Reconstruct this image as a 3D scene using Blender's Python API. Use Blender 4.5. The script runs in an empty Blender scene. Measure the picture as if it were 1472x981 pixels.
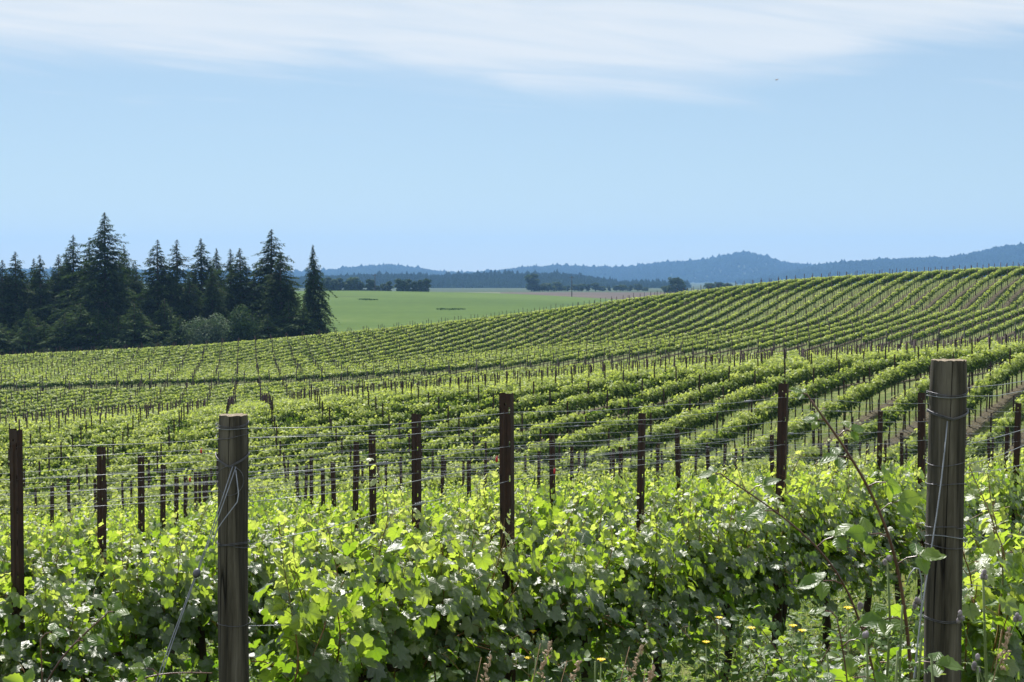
import bpy, math, random
import numpy as np
from mathutils import Vector
C = bpy.context.scene
rad = math.radians
F = 1472 * 50 / 36.0            # focal length in photo pixels
PITCH = math.atan((490.5 - 400) / F)
CAMZ = 1.55

# ------------------------------------------------------------------ camera, sky, sun, exposure
cam_d = bpy.data.cameras.new('camera'); cam = bpy.data.objects.new('camera', cam_d)
C.collection.objects.link(cam); C.camera = cam
cam.location = (0, 0, CAMZ); cam.rotation_euler = (rad(90) - PITCH, 0, 0)
cam_d.lens = 50; cam_d.sensor_width = 36; cam_d.clip_end = 30000; cam_d.clip_start = 0.1
cam_d.dof.use_dof = True; cam_d.dof.focus_distance = 6.5; cam_d.dof.aperture_fstop = 16.0

SUN_EL, SUN_AZ = 50.0, -14.0     # azimuth measured from straight ahead (+y), negative = left
w = bpy.data.worlds.new('World'); C.world = w; w.use_nodes = True
nt = w.node_tree; nt.nodes.clear(); N = nt.nodes.new; L = nt.links.new
out = N('ShaderNodeOutputWorld'); bg = N('ShaderNodeBackground'); bg.inputs[1].default_value = 0.05
sky = N('ShaderNodeTexSky'); sky.sky_type = 'NISHITA'; sky.sun_disc = False
sky.sun_elevation = rad(SUN_EL); sky.sun_rotation = rad(SUN_AZ); sky.altitude = 100
sky.air_density = 1.0; sky.dust_density = 0.1; sky.ozone_density = 3.0
tc = N('ShaderNodeTexCoord'); sep = N('ShaderNodeSeparateXYZ'); L(tc.outputs['Generated'], sep.inputs[0])
def M(op, a, b=None, c=None, clamp=False):
    n = N('ShaderNodeMath'); n.operation = op; n.use_clamp = clamp
    for i, v in enumerate((a, b, c)):
        if v is None: continue
        if isinstance(v, (int, float)): n.inputs[i].default_value = v
        else: L(v, n.inputs[i])
    return n.outputs[0]
ymax = M('MAXIMUM', sep.outputs[1], 0.05)
az = M('DIVIDE', sep.outputs[0], ymax); el = M('DIVIDE', sep.outputs[2], ymax)
comb = N('ShaderNodeCombineXYZ'); L(M('MULTIPLY', az, 2.2), comb.inputs[0]); L(M('MULTIPLY', M('ADD', el, M('MULTIPLY', az, 0.06)), 13.0), comb.inputs[1])
no1 = N('ShaderNodeTexNoise'); no1.inputs['Scale'].default_value = 1.6; no1.inputs['Detail'].default_value = 6; no1.inputs['Roughness'].default_value = 0.5; no1.inputs['Distortion'].default_value = 0.5
L(comb.outputs[0], no1.inputs['Vector'])
comb2 = N('ShaderNodeCombineXYZ'); L(M('MULTIPLY', az, 5.0), comb2.inputs[0]); L(M('MULTIPLY', M('ADD', el, M('MULTIPLY', az, 0.10)), 60.0), comb2.inputs[1])
no2 = N('ShaderNodeTexNoise'); no2.inputs['Scale'].default_value = 1.0; no2.inputs['Detail'].default_value = 5; no2.inputs['Distortion'].default_value = 1.2
L(comb2.outputs[0], no2.inputs['Vector'])
edge = N('ShaderNodeFloatCurve')
cv = edge.mapping.curves[0]
while len(cv.points) < 9: cv.points.new(0.5, 0.5)
for p, (a_, e_) in zip(cv.points, [(-0.60, .168), (-0.36, .154), (-0.15, .141), (0.0, .132), (0.12, .128), (0.2, .136), (0.28, .156), (0.36, .167), (0.60, .16)]):
    p.location = (a_ + 0.6) / 1.2, e_ * 4
edge.mapping.update()
L(M('DIVIDE', M('ADD', az, 0.6), 1.2, clamp=True), edge.inputs['Value'])
edgev = M('DIVIDE', edge.outputs[0], 4.0)
dd = M('SUBTRACT', M('ADD', el, M('MULTIPLY', M('SUBTRACT', no1.outputs[0], 0.5), 0.035)), edgev)
dd = M('ADD', dd, M('MULTIPLY', M('SUBTRACT', no2.outputs[0], 0.5), 0.030))
mr = N('ShaderNodeMapRange'); mr.interpolation_type = 'SMOOTHSTEP'; L(dd, mr.inputs[0])
mr.inputs[1].default_value = -0.010; mr.inputs[2].default_value = 0.026
thin = N('ShaderNodeMapRange'); L(no1.outputs[0], thin.inputs[0]); thin.inputs[1].default_value = 0.3; thin.inputs[2].default_value = 0.62; thin.inputs[3].default_value = 0.82; thin.inputs[4].default_value = 1.0
wisp = N('ShaderNodeMapRange'); L(no2.outputs[0], wisp.inputs[0]); wisp.inputs[1].default_value = 0.30; wisp.inputs[2].default_value = 0.60; wisp.inputs[3].default_value = 0.72; wisp.inputs[4].default_value = 1.0
cm = M('MULTIPLY', M('MULTIPLY', mr.outputs[0], thin.outputs[0], clamp=True), wisp.outputs[0])
# a faint lower streak
st = N('ShaderNodeMapRange'); st.interpolation_type = 'SMOOTHSTEP'; L(no2.outputs[0], st.inputs[0]); st.inputs[1].default_value = 0.56; st.inputs[2].default_value = 0.75; st.inputs[3].default_value = 0.0; st.inputs[4].default_value = 0.16
lowm = N('ShaderNodeMapRange'); L(el, lowm.inputs[0]); lowm.inputs[1].default_value = 0.085; lowm.inputs[2].default_value = 0.115
cm = M('MAXIMUM', cm, M('MULTIPLY', st.outputs[0], lowm.outputs[0]))
veil = N('ShaderNodeMix'); veil.data_type = 'RGBA'; veil.inputs[0].default_value = 0.5; L(sky.outputs[0], veil.inputs[6]); veil.inputs[7].default_value = (5.9, 7.6, 8.9, 1)
mixc = N('ShaderNodeMix'); mixc.data_type = 'RGBA'; L(cm, mixc.inputs[0]); L(veil.outputs[2], mixc.inputs[6]); mixc.inputs[7].default_value = (8.8, 9.3, 9.7, 1)
L(mixc.outputs[2], bg.inputs[0]); L(bg.outputs[0], out.inputs[0])

sd = bpy.data.lights.new('sun', 'SUN'); sd.energy = 5.0; sd.angle = rad(0.5); sd.color = (1.0, 0.955, 0.89)
so = bpy.data.objects.new('sun', sd); C.collection.objects.link(so)
sdir = Vector((math.sin(rad(SUN_AZ)) * math.cos(rad(SUN_EL)), math.cos(rad(SUN_AZ)) * math.cos(rad(SUN_EL)), math.sin(rad(SUN_EL))))
so.rotation_euler = sdir.to_track_quat('Z', 'Y').to_euler()
C.view_settings.view_transform = 'Standard'; C.view_settings.look = 'None'; C.view_settings.gamma = 1
C.view_settings.use_curve_mapping = False
C.view_settings.exposure = 0.92
C.cycles.max_bounces = 5; C.cycles.diffuse_bounces = 3; C.cycles.glossy_bounces = 2; C.cycles.transparent_max_bounces = 8; C.cycles.volume_bounces = 1
C.cycles.transmission_bounces = 4; C.cycles.sample_clamp_indirect = 6

# ------------------------------------------------------------------ helpers
col = C.collection
def P(px, py, y):
    """world point seen at photo pixel (px,py), at forward distance y"""
    a = (px - 736) / F; b = (490.5 - py) / F
    cp, sp = math.cos(PITCH), math.sin(PITCH)
    dy = cp + b * sp; dz = -sp + b * cp
    return Vector((a / dy * y, y, CAMZ + dz / dy * y))
def tag(o, label=None, cat=None, group=None, kind=None):
    if label: o['label'] = label
    if cat: o['category'] = cat
    if group: o['group'] = group
    if kind: o['kind'] = kind
    return o
def empty(name, loc=(0, 0, 0), rz=0):
    o = bpy.data.objects.new(name, None); o.empty_display_size = 0.2
    col.objects.link(o); o.location = loc; o.rotation_euler = (0, 0, rz); return o
def mesh_np(name, verts, faces, mats, parent=None, smooth=False, uv=None, rnd=None, midx=None, link=True):
    """faces: list of (k) arrays of same size n x k, or list of arrays"""
    if not isinstance(faces, list): faces = [faces]
    me = bpy.data.meshes.new(name)
    verts = np.asarray(verts, dtype=np.float32)
    me.vertices.add(len(verts)); me.vertices.foreach_set('co', verts.ravel())
    idx = np.concatenate([f.ravel() for f in faces]).astype(np.int32)
    tot = np.concatenate([np.full(len(f), f.shape[1]) for f in faces]).astype(np.int32)
    start = np.concatenate([[0], np.cumsum(tot)[:-1]]).astype(np.int32)
    me.loops.add(len(idx)); me.loops.foreach_set('vertex_index', idx)
    me.polygons.add(len(tot)); me.polygons.foreach_set('loop_start', start)
    try: me.polygons.foreach_set('loop_total', tot)
    except Exception: pass
    if midx is not None: me.polygons.foreach_set('material_index', np.asarray(midx, dtype=np.int32))
    if smooth: me.polygons.foreach_set('use_smooth', np.ones(len(tot), dtype=bool))
    me.update(calc_edges=True)
    if uv is not None:
        l = me.uv_layers.new(name='UVMap'); l.data.foreach_set('uv', np.asarray(uv, dtype=np.float32)[idx].ravel())
    if rnd is not None:
        a = me.attributes.new('rnd', 'FLOAT', 'POINT'); a.data.foreach_set('value', np.asarray(rnd, dtype=np.float32))
    for m in (mats if isinstance(mats, (list, tuple)) else [mats]): me.materials.append(m)
    if not link: return me
    o = bpy.data.objects.new(name, me); col.objects.link(o); o.parent = parent
    return o
def add_obj(name, me, parent=None, loc=None):
    o = bpy.data.objects.new(name, me); col.objects.link(o); o.parent = parent
    if loc is not None: o.location = loc
    return o
class MB:
    """collects shapes in one mesh"""
    def __init__(s): s.v = []; s.q = []; s.t = []; s.n = 0
    def add(s, v, q=None, t=None):
        v = np.asarray(v, float)
        if q is not None and len(q): s.q.append(np.asarray(q) + s.n)
        if t is not None and len(t): s.t.append(np.asarray(t) + s.n)
        s.v.append(v); s.n += len(v)
    def box(s, c, size, ax=None):
        c = np.array(c, float); h = np.array(size, float) / 2
        A = np.eye(3) if ax is None else np.array(ax, float)
        v = [c + A[0] * h[0] * i + A[1] * h[1] * j + A[2] * h[2] * k for i in (-1, 1) for j in (-1, 1) for k in (-1, 1)]
        s.add(v, [(0, 1, 3, 2), (4, 6, 7, 5), (0, 4, 5, 1), (2, 3, 7, 6), (0, 2, 6, 4), (1, 5, 7, 3)])
    def tube(s, pts, r, k=6, cap=True):
        pts = np.array([tuple(p) for p in pts], float); n = len(pts)
        r = np.full(n, r, float) if np.isscalar(r) else np.array(r, float)
        T = np.gradient(pts, axis=0); T /= np.linalg.norm(T, axis=1)[:, None] + 1e-12
        up = np.array([0, 0, 1.0]) if abs(T[0][2]) < 0.9 else np.array([1.0, 0, 0])
        V = []; a = np.arange(k) * 2 * math.pi / k
        u = np.cross(T[0], up)
        for i in range(n):
            u = u - T[i] * np.dot(u, T[i]); u /= np.linalg.norm(u) + 1e-12; v = np.cross(T[i], u)
            V.append(pts[i] + r[i] * (np.cos(a)[:, None] * u + np.sin(a)[:, None] * v))
        V = np.concatenate(V); q = []
        for i in range(n - 1):
            for j in range(k): q.append((i * k + j, i * k + (j + 1) % k, (i + 1) * k + (j + 1) % k, (i + 1) * k + j))
        t = []
        if cap:
            V = np.concatenate([V, pts[:1], pts[-1:]]); 
            for j in range(k): t += [(n * k, (j + 1) % k, j), (n * k + 1, (n - 1) * k + j, (n - 1) * k + (j + 1) % k)]
        s.add(V, q, t)
    def build(s, name, mat, parent=None, smooth=False, link=True):
        f = []
        if s.q: f.append(np.concatenate(s.q))
        if s.t: f.append(np.concatenate(s.t))
        return mesh_np(name, np.concatenate(s.v), f, mat, parent, smooth, link=link)

# ------------------------------------------------------------------ materials
def mat(name):
    m = bpy.data.materials.new(name); m.use_nodes = True; t = m.node_tree; t.nodes.clear()
    o = t.nodes.new('ShaderNodeOutputMaterial'); return m, t, o
def ramp(t, stops, fac=None):
    r = t.nodes.new('ShaderNodeValToRGB'); e = r.color_ramp.elements
    while len(e) < len(stops): e.new(0.5)
    for x, (p, c) in zip(e, stops): x.position = p; x.color = (*c, 1)
    if fac is not None: t.links.new(fac, r.inputs[0])
    return r.outputs[0]
def noise(t, scale, detail=4, vec=None, rough=0.55, dist=0):
    n = t.nodes.new('ShaderNodeTexNoise'); n.inputs['Scale'].default_value = scale; n.inputs['Detail'].default_value = detail
    n.inputs['Roughness'].default_value = rough; n.inputs['Distortion'].default_value = dist
    if vec is not None: t.links.new(vec, n.inputs['Vector'])
    return n.outputs[0]
def mapping(t, src, scale=(1, 1, 1), rot=(0, 0, 0)):
    m = t.nodes.new('ShaderNodeMapping'); m.inputs['Scale'].default_value = scale; m.inputs['Rotation'].default_value = rot
    t.links.new(src, m.inputs[0]); return m.outputs[0]
def tmath(t, op, a, b=None, clamp=False):
    n = t.nodes.new('ShaderNodeMath'); n.operation = op; n.use_clamp = clamp
    for i, v in enumerate((a, b)):
        if v is None: continue
        if isinstance(v, (int, float)): n.inputs[i].default_value = v
        else: t.links.new(v, n.inputs[i])
    return n.outputs[0]
def tmix(t, f, a, b, mode='MIX'):
    n = t.nodes.new('ShaderNodeMix'); n.data_type = 'RGBA'; n.blend_type = mode
    for i, v in ((0, f), (6, a), (7, b)):
        if isinstance(v, (int, float)): n.inputs[i].default_value = v
        elif isinstance(v, tuple): n.inputs[i].default_value = (*v, 1)
        else: t.links.new(v, n.inputs[i])
    return n.outputs[2]
def principled(t, color, rough=0.7, spec=0.3, metal=0, bump=None, bstr=0.3, bdist=0.01):
    p = t.nodes.new('ShaderNodeBsdfPrincipled')
    if isinstance(color, tuple): p.inputs['Base Color'].default_value = (*color, 1)
    else: t.links.new(color, p.inputs['Base Color'])
    if isinstance(rough, (int, float)): p.inputs['Roughness'].default_value = rough
    else: t.links.new(rough, p.inputs['Roughness'])
    p.inputs['Specular IOR Level'].default_value = spec; p.inputs['Metallic'].default_value = metal
    if bump is not None:
        b = t.nodes.new('ShaderNodeBump'); b.inputs['Strength'].default_value = bstr; b.inputs['Distance'].default_value = bdist
        t.links.new(bump, b.inputs['Height']); t.links.new(b.outputs[0], p.inputs['Normal'])
    return p.outputs[0]
def objpos(t): return t.nodes.new('ShaderNodeTexCoord').outputs['Object']
def worldpos(t): return t.nodes.new('ShaderNodeNewGeometry').outputs['Position']

def leaf_material(name, stops, trans_stops, tfac=0.45, rough=0.42, spec=0.6, bs=.55, veins=True, coat=0.0):
    m, t, o = mat(name); at = t.nodes.new('ShaderNodeAttribute'); at.attribute_name = 'rnd'; r = at.outputs['Fac']
    base = ramp(t, stops, r); tr = ramp(t, trans_stops, r)
    h = None
    if veins:
        uv = t.nodes.new('ShaderNodeUVMap'); uv.uv_map = 'UVMap'; s = t.nodes.new('ShaderNodeSeparateXYZ'); t.links.new(uv.outputs[0], s.inputs[0])
        ang = tmath(t, 'ARCTAN2', s.outputs[0], s.outputs[1])
        w1 = tmath(t, 'ABSOLUTE', tmath(t, 'SINE', tmath(t, 'MULTIPLY', ang, 3.3)))
        rr = tmath(t, 'SQRT', tmath(t, 'ADD', tmath(t, 'MULTIPLY', s.outputs[0], s.outputs[0]), tmath(t, 'MULTIPLY', s.outputs[1], s.outputs[1])))
        lin = tmath(t, 'MULTIPLY', w1, rr)
        main = t.nodes.new('ShaderNodeMapRange'); t.links.new(lin, main.inputs[0]); main.inputs[1].default_value = 0.03; main.inputs[2].default_value = 0.10; main.inputs[3].default_value = 1; main.inputs[4].default_value = 0
        w2 = tmath(t, 'SINE', tmath(t, 'ADD', tmath(t, 'MULTIPLY', rr, 38.0), tmath(t, 'MULTIPLY', w1, 9.0)))
        h = tmath(t, 'ADD', tmath(t, 'MULTIPLY', w2, 0.35), tmath(t, 'MULTIPLY', main.outputs[0], -1.2))
        base = tmix(t, tmath(t, 'MULTIPLY', main.outputs[0], 0.4), base, (0.13, 0.19, 0.05))
        tr = tmix(t, tmath(t, 'MULTIPLY', main.outputs[0], 0.45), tr, (0.10, 0.19, 0.02))
    p = principled(t, base, rough, spec, 0, h, bs, 0.003)
    if coat: p.node.inputs['Coat Weight'].default_value = coat; p.node.inputs['Coat Roughness'].default_value = .38
    td = t.nodes.new('ShaderNodeBsdfTranslucent'); t.links.new(tr, td.inputs[0])
    mx = t.nodes.new('ShaderNodeMixShader'); mx.inputs[0].default_value = tfac
    t.links.new(p, mx.inputs[1]); t.links.new(td.outputs[0], mx.inputs[2]); t.links.new(mx.outputs[0], o.inputs[0])
    return m
MT = {}
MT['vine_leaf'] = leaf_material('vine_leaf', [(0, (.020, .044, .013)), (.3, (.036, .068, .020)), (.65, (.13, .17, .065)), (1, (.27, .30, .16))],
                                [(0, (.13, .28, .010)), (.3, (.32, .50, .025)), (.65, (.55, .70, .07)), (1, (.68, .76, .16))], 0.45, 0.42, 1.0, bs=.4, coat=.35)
MT['far_leaf'] = leaf_material('far_vine_leaf', [(0, (.020, .042, .012)), (.4, (.058, .100, .024)), (.7, (.20, .25, .075)), (1, (.33, .37, .15))],
                               [(0, (.08, .17, .01)), (.4, (.28, .42, .03)), (1, (.66, .76, .14))], 0.33, 0.6, 0.22, veins=False)  # upper stops carry the lit colour painted onto hedge tops
MT['bramble_leaf'] = leaf_material('bramble_leaf', [(0, (.03, .07, .02)), (.6, (.05, .10, .025)), (1, (.10, .15, .03))],
                                   [(0, (.18, .36, .014)), (.6, (.38, .58, .03)), (1, (.55, .70, .06))], 0.50, 0.42, 0.6, bs=.4)
MT['weed_leaf'] = leaf_material('weed_leaf', [(0, (.05, .10, .03)), (.6, (.07, .13, .04)), (1, (.13, .17, .05))],
                                [(0, (.18, .32, .03)), (.6, (.30, .45, .05)), (1, (.45, .55, .10))], 0.45, 0.5, 0.4, veins=False)
MT['grass'] = leaf_material('grass_blades', [(0, (.05, .095, .02)), (.6, (.10, .14, .035)), (.85, (.18, .18, .06)), (1, (.32, .27, .13))],
                            [(0, (.16, .26, .03)), (.6, (.28, .36, .05)), (1, (.42, .38, .15))], 0.4, 0.5, 0.4, veins=False)
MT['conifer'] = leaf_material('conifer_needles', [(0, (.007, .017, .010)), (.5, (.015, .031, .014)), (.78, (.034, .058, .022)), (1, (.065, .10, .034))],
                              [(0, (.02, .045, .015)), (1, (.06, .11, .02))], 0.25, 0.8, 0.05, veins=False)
MT['young_conifer'] = leaf_material('young_conifer_needles', [(0, (.014, .030, .012)), (.6, (.026, .052, .018)), (1, (.07, .11, .032))],
                                    [(0, (.03, .06, .015)), (1, (.09, .15, .03))], 0.28, 0.8, 0.05, veins=False)
MT['broadleaf'] = leaf_material('broadleaf_foliage', [(0, (.018, .038, .016)), (.6, (.028, .054, .020)), (1, (.045, .075, .026))],
                                [(0, (.03, .07, .015)), (1, (.08, .14, .03))], 0.3, 0.8, 0.05, veins=False)
MT['willow'] = leaf_material('willow_foliage', [(0, (.05, .085, .045)), (.6, (.085, .125, .075)), (1, (.15, .19, .13))],
                             [(0, (.06, .11, .04)), (1, (.14, .22, .09))], 0.3, 0.75, 0.1, veins=False)
def simple(name, stops, scale=20, vscale=(1, 1, 1), rough=0.75, spec=0.25, metal=0, bstr=0.4, bdist=0.005, detail=6):
    m, t, o = mat(name); v = mapping(t, objpos(t), vscale); n = noise(t, scale, detail, v)
    t.links.new(principled(t, ramp(t, stops, n), rough, spec, metal, n, bstr, bdist), o.inputs[0]); return m
MT['shoot'] = simple('green_shoot', [(.35, (.10, .13, .03)), (.55, (.17, .08, .035)), (.7, (.22, .17, .05))], 9, rough=0.5)
MT['trunk'] = simple('vine_bark', [(.3, (.018, .014, .011)), (.7, (.075, .058, .045))], 30, (1, 1, .25), rough=0.95, spec=0.1, bstr=1, bdist=.01)
MT['tree_bark'] = simple('tree_bark', [(.3, (.03, .025, .02)), (.7, (.09, .075, .06))], 3, (1, 1, .2), rough=0.95, spec=0.1)
MT['cane'] = simple('bramble_cane', [(.3, (.05, .022, .020)), (.55, (.10, .045, .035)), (.75, (.11, .10, .04))], 8, rough=0.4, spec=0.5)
MT['wire'] = simple('galvanised_wire', [(.3, (.14, .155, .18)), (.7, (.30, .32, .36))], 25, rough=0.5, spec=0.5, metal=0.35)
MT['dark_wire'] = simple('oxidised_wire', [(.3, (.06, .06, .07)), (.7, (.16, .16, .18))], 40, rough=0.5, metal=0.6)
MT['stem'] = simple('weed_stem', [(.3, (.09, .15, .05)), (.7, (.17, .20, .08))], 12, rough=0.6)
MT['bud'] = simple('thistle_bud', [(.3, (.10, .09, .10)), (.7, (.30, .26, .30))], 60, rough=0.8)
MT['seed'] = simple('grass_seed', [(.3, (.30, .20, .13)), (.7, (.5, .38, .28))], 80, rough=0.8)
MT['yellow'] = simple('yellow_petal', [(.3, (.75, .50, .01)), (.7, (.85, .65, .02))], 60, rough=0.6)
MT['red'] = simple('red_plastic', [(.3, (.45, .02, .03)), (.7, (.6, .05, .05))], 60, rough=0.5)
MT['dry'] = simple('dry_stalk', [(.3, (.16, .10, .06)), (.7, (.30, .2, .12))], 30, rough=0.8)
MT['feather'] = simple('dark_feathers', [(.3, (.10, .10, .11)), (.7, (.2, .2, .22))], 30, rough=0.8)
# weathered wooden end post
m, t, o = mat('weathered_post_wood'); op = objpos(t)
g = noise(t, 26, 8, mapping(t, op, (1, 1, .045)), .65, .6); big = noise(t, 4, 3, mapping(t, op, (1, 1, .35)))
c1 = ramp(t, [(.36, (.012, .010, .008)), (.46, (.050, .043, .034)), (.56, (.10, .088, .070)), (.70, (.21, .19, .16))], g)
c1 = tmix(t, tmath(t, 'MULTIPLY', big, .55), c1, (.036, .037, .030), 'MIX')
cr = noise(t, 9, 2, mapping(t, op, (1, 1, .03)), .5)
crk = t.nodes.new('ShaderNodeMapRange'); t.links.new(cr, crk.inputs[0]); crk.inputs[1].default_value = .495; crk.inputs[2].default_value = .503; 
crk2 = t.nodes.new('ShaderNodeMapRange'); t.links.new(cr, crk2.inputs[0]); crk2.inputs[1].default_value = .511; crk2.inputs[2].default_value = .503
crack = tmath(t, 'MULTIPLY', crk.outputs[0], crk2.outputs[0], True)
kn = t.nodes.new('ShaderNodeTexVoronoi'); kn.inputs['Scale'].default_value = 8; t.links.new(mapping(t, op, (1, 1, .55)), kn.inputs['Vector'])
knm = t.nodes.new('ShaderNodeMapRange'); t.links.new(kn.outputs['Distance'], knm.inputs[0]); knm.inputs[1].default_value = .10; knm.inputs[2].default_value = .02
c1 = tmix(t, tmath(t, 'MULTIPLY', knm.outputs[0], .8), c1, (.03, .02, .012)); c1 = tmix(t, crack, c1, (.005, .004, .003))
t.links.new(principled(t, c1, .85, .2, 0, tmath(t, 'SUBTRACT', g, crack), 1.0, .010), o.inputs[0]); MT['wood'] = m
m, t, o = mat('cut_wood_end'); op = objpos(t); sx = t.nodes.new('ShaderNodeVectorMath'); sx.operation = 'LENGTH'; t.links.new(mapping(t, op, (1, 1, 0)), sx.inputs[0])
rg = tmath(t, 'SINE', tmath(t, 'MULTIPLY', sx.outputs['Value'], 1400)); rg = tmath(t, 'ADD', tmath(t, 'MULTIPLY', rg, .2), noise(t, 60, 4, op))
t.links.new(principled(t, ramp(t, [(.3, (.10, .08, .06)), (.75, (.34, .29, .22))], rg), .9, .1, 0, rg, .6, .003), o.inputs[0]); MT['wood_end'] = m
# rusty steel
m, t, o = mat('rusty_steel'); op = objpos(t); g = noise(t, 45, 8, mapping(t, op, (1, 1, .3))); g2 = noise(t, 7, 4, op)
c1 = ramp(t, [(.3, (.014, .008, .007)), (.5, (.030, .014, .010)), (.68, (.058, .025, .015)), (.82, (.10, .05, .03))], tmath(t, 'ADD', tmath(t, 'MULTIPLY', g, .6), tmath(t, 'MULTIPLY', g2, .4)))
t.links.new(principled(t, c1, .62, .4, .25, g, .5, .002), o.inputs[0]); MT['rust'] = m

# ------------------------------------------------------------------ terrain heights (relative to the camera), from control profiles
DX, DY = 0.537, 0.843            # direction of the vine rows
NX, NY = 0.843, -0.537           # across the rows, to the right
CT = 1.30                        # canopy height
prof = {
 0:   [(24,742),(30,742),(38,738),(42,725),(46,710),(50,695),(54,681),(58,667),(62,653),(66,640),(72,625),(80,613),(92,608),(104,606),(112,603),(134,559),(138,555),(150,543),(165,531),(176,524),(190,510)],
 300: [(24,715),(30,716),(38,712),(42,702),(46,688),(50,670),(54,653),(58,636),(62,620),(66,606),(71,595),(78,590),(90,588),(104,587),(112,584),(134,552),(138,547),(150,537),(162,530),(169,525),(192,494)],
 500: [(24,700),(30,702),(38,698),(42,686),(46,670),(50,650),(54,628),(58,607),(62,589),(66,576),(71,570),(80,569),(95,568),(118,564),(134,545),(138,539),(150,530),(160,524),(195,476)],
 736: [(24,690),(30,691),(38,690),(42,680),(46,660),(50,628),(54,601),(58,580),(62,563),(66,554),(72,550),(80,550),(90,549),(110,547),(130,533),(138,525),(150,511),(168,503),(175,490),(190,460),(197,451)],
 935: [(24,680),(30,682),(38,682),(42,677),(46,656),(50,622),(54,596),(58,571),(62,549),(66,536),(72,531),(80,531),(95,531),(110,527),(130,518),(138,508),(150,493),(161,485),(175,460),(190,430),(195,424)],
 1150:[(24,670),(30,672),(38,668),(42,672),(46,650),(50,612),(54,577),(58,550),(62,532),(66,522),(72,517),(80,516),(95,515),(110,514),(130,506),(138,497),(150,480),(160,470),(170,455),(182,420),(190,404),(195,399)],
 1260:[(24,664),(30,668),(38,668),(42,668),(46,655),(50,616),(54,576),(58,543),(62,522),(66,512),(72,509),(80,508),(95,508),(110,507),(130,500),(138,491),(150,472),(160,461),(170,447),(180,418),(190,395),(194,393)],
 1400:[(24,658),(30,662),(38,662),(42,660),(46,645),(50,606),(54,566),(58,532),(62,512),(66,503),(72,501),(80,500),(95,500),(110,499),(130,492),(138,483),(150,463),(160,450),(168,443),(178,408),(188,388),(193,385)],
 1560:[(24,650),(30,655),(38,652),(42,646),(46,628),(50,590),(54,550),(58,517),(62,497),(66,488),(72,486),(80,485),(95,485),(110,485),(130,479),(138,470),(150,450),(160,438),(168,430),(178,398),(188,380),(193,377)],
}
far = {  # ground rows beyond the vineyard crest: (distance, photo row of the ground)
 0:   [(215,513),(260,500),(330,475),(420,455),(520,438),(650,425)],
 300: [(215,508),(260,496),(330,472),(420,450),(520,432),(650,420)],
 500: [(215,492),(260,486),(330,466),(420,446),(520,428),(640,416.5)],
 736: [(215,474),(260,470),(330,458),(420,443),(520,431),(640,421.5)],
 935: [(215,462),(260,460),(330,452),(420,445),(520,439),(640,433)],
 1150:[(215,450),(260,450),(330,446),(420,442),(520,438),(640,434)],
 1260:[(215,447),(260,448),(330,445),(420,441),(520,437.5),(640,433.5)],
 1400:[(215,445),(260,446),(330,444),(420,440),(520,437),(640,433)],
 1560:[(215,445),(260,446),(330,444),(420,440),(520,437),(640,433)],
}
us = np.array([(k - 736) / F for k in prof])
zg = np.concatenate([np.arange(20, 230, 1.0), np.arange(230, 1000, 10.0), np.geomspace(1000, 14000, 40)])
tab = []
for k in prof:
    zs = []; hs = []
    for z, y in prof[k]: zs.append(z); hs.append(-(y - 400) / F * z - CT)
    zc, hc = zs[-1], hs[-1]
    for e_ in (3, 6, 9, 12): zs.append(zc + e_); hs.append((hc + CT) * (zc + e_) / zc - .012 * e_ ** 1.5 - CT)
    for z, y in far[k]: zs.append(z); hs.append(-(y - 400) / F * z)
    z6, h6 = zs[-1], hs[-1]
    zs += [760, 1000, 1500, 2500, 14000]; hs += [min(h6 - .6, -9), -9.8, -12, -15, -15]
    tab.append(np.interp(zg, zs, hs))
tab = np.array(tab)
def smooth_row(r):
    o = r.copy()
    for _ in range(3):
        q = o.copy(); q[1:-1] = (o[:-2] + o[1:-1] * 2 + o[2:]) / 4; o = q
    for _ in range(3):   # stronger smoothing away from crests
        q = o.copy(); q[1:-1] = (o[:-2] + o[1:-1] * 2 + o[2:]) / 4; o = q
    return o
tab = np.array([smooth_row(r) for r in tab])
ufine = np.linspace(us[0], us[-1], 161)
# smooth interpolation across u
tf = np.array([[np.interp(u, us, tab[:, j]) for j in range(len(zg))] for u in ufine])
for _ in range(25):
    q = tf.copy(); q[1:-1] = (tf[:-2] + 2 * tf[1:-1] + tf[2:]) / 4; tf = q
def HC(x, y):
    """ground height relative to the camera (arrays)"""
    x = np.asarray(x, float); y = np.asarray(y, float)
    yn = np.clip(y, -12, 40); xn = np.clip(x, -14, 14)
    near = -1.55 - .13 * yn + .07 * xn
    u = np.clip(x / np.maximum(y, 20), us[0], us[-1] - 1e-6); fu = (u - us[0]) / (us[-1] - us[0]) * 160; iu = np.clip(fu.astype(int), 0, 159); fu = fu - iu
    z = np.clip(y, 20, 13999); jz = np.clip(np.searchsorted(zg, z, side='right') - 1, 0, len(zg) - 2); fz = (z - zg[jz]) / (zg[jz + 1] - zg[jz])
    a = tf[iu, jz] * (1 - fz) + tf[iu, jz + 1] * fz; b = tf[iu + 1, jz] * (1 - fz) + tf[iu + 1, jz + 1] * fz
    f = a * (1 - fu) + b * fu
    s = np.clip((y - 17) / 8, 0, 1); s = s * s * (3 - 2 * s)
    return near * (1 - s) + f * s
def HW(x, y): return HC(x, y) + CAMZ
def hw(x, y): return float(HW(np.array([x]), np.array([y]))[0])

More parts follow.
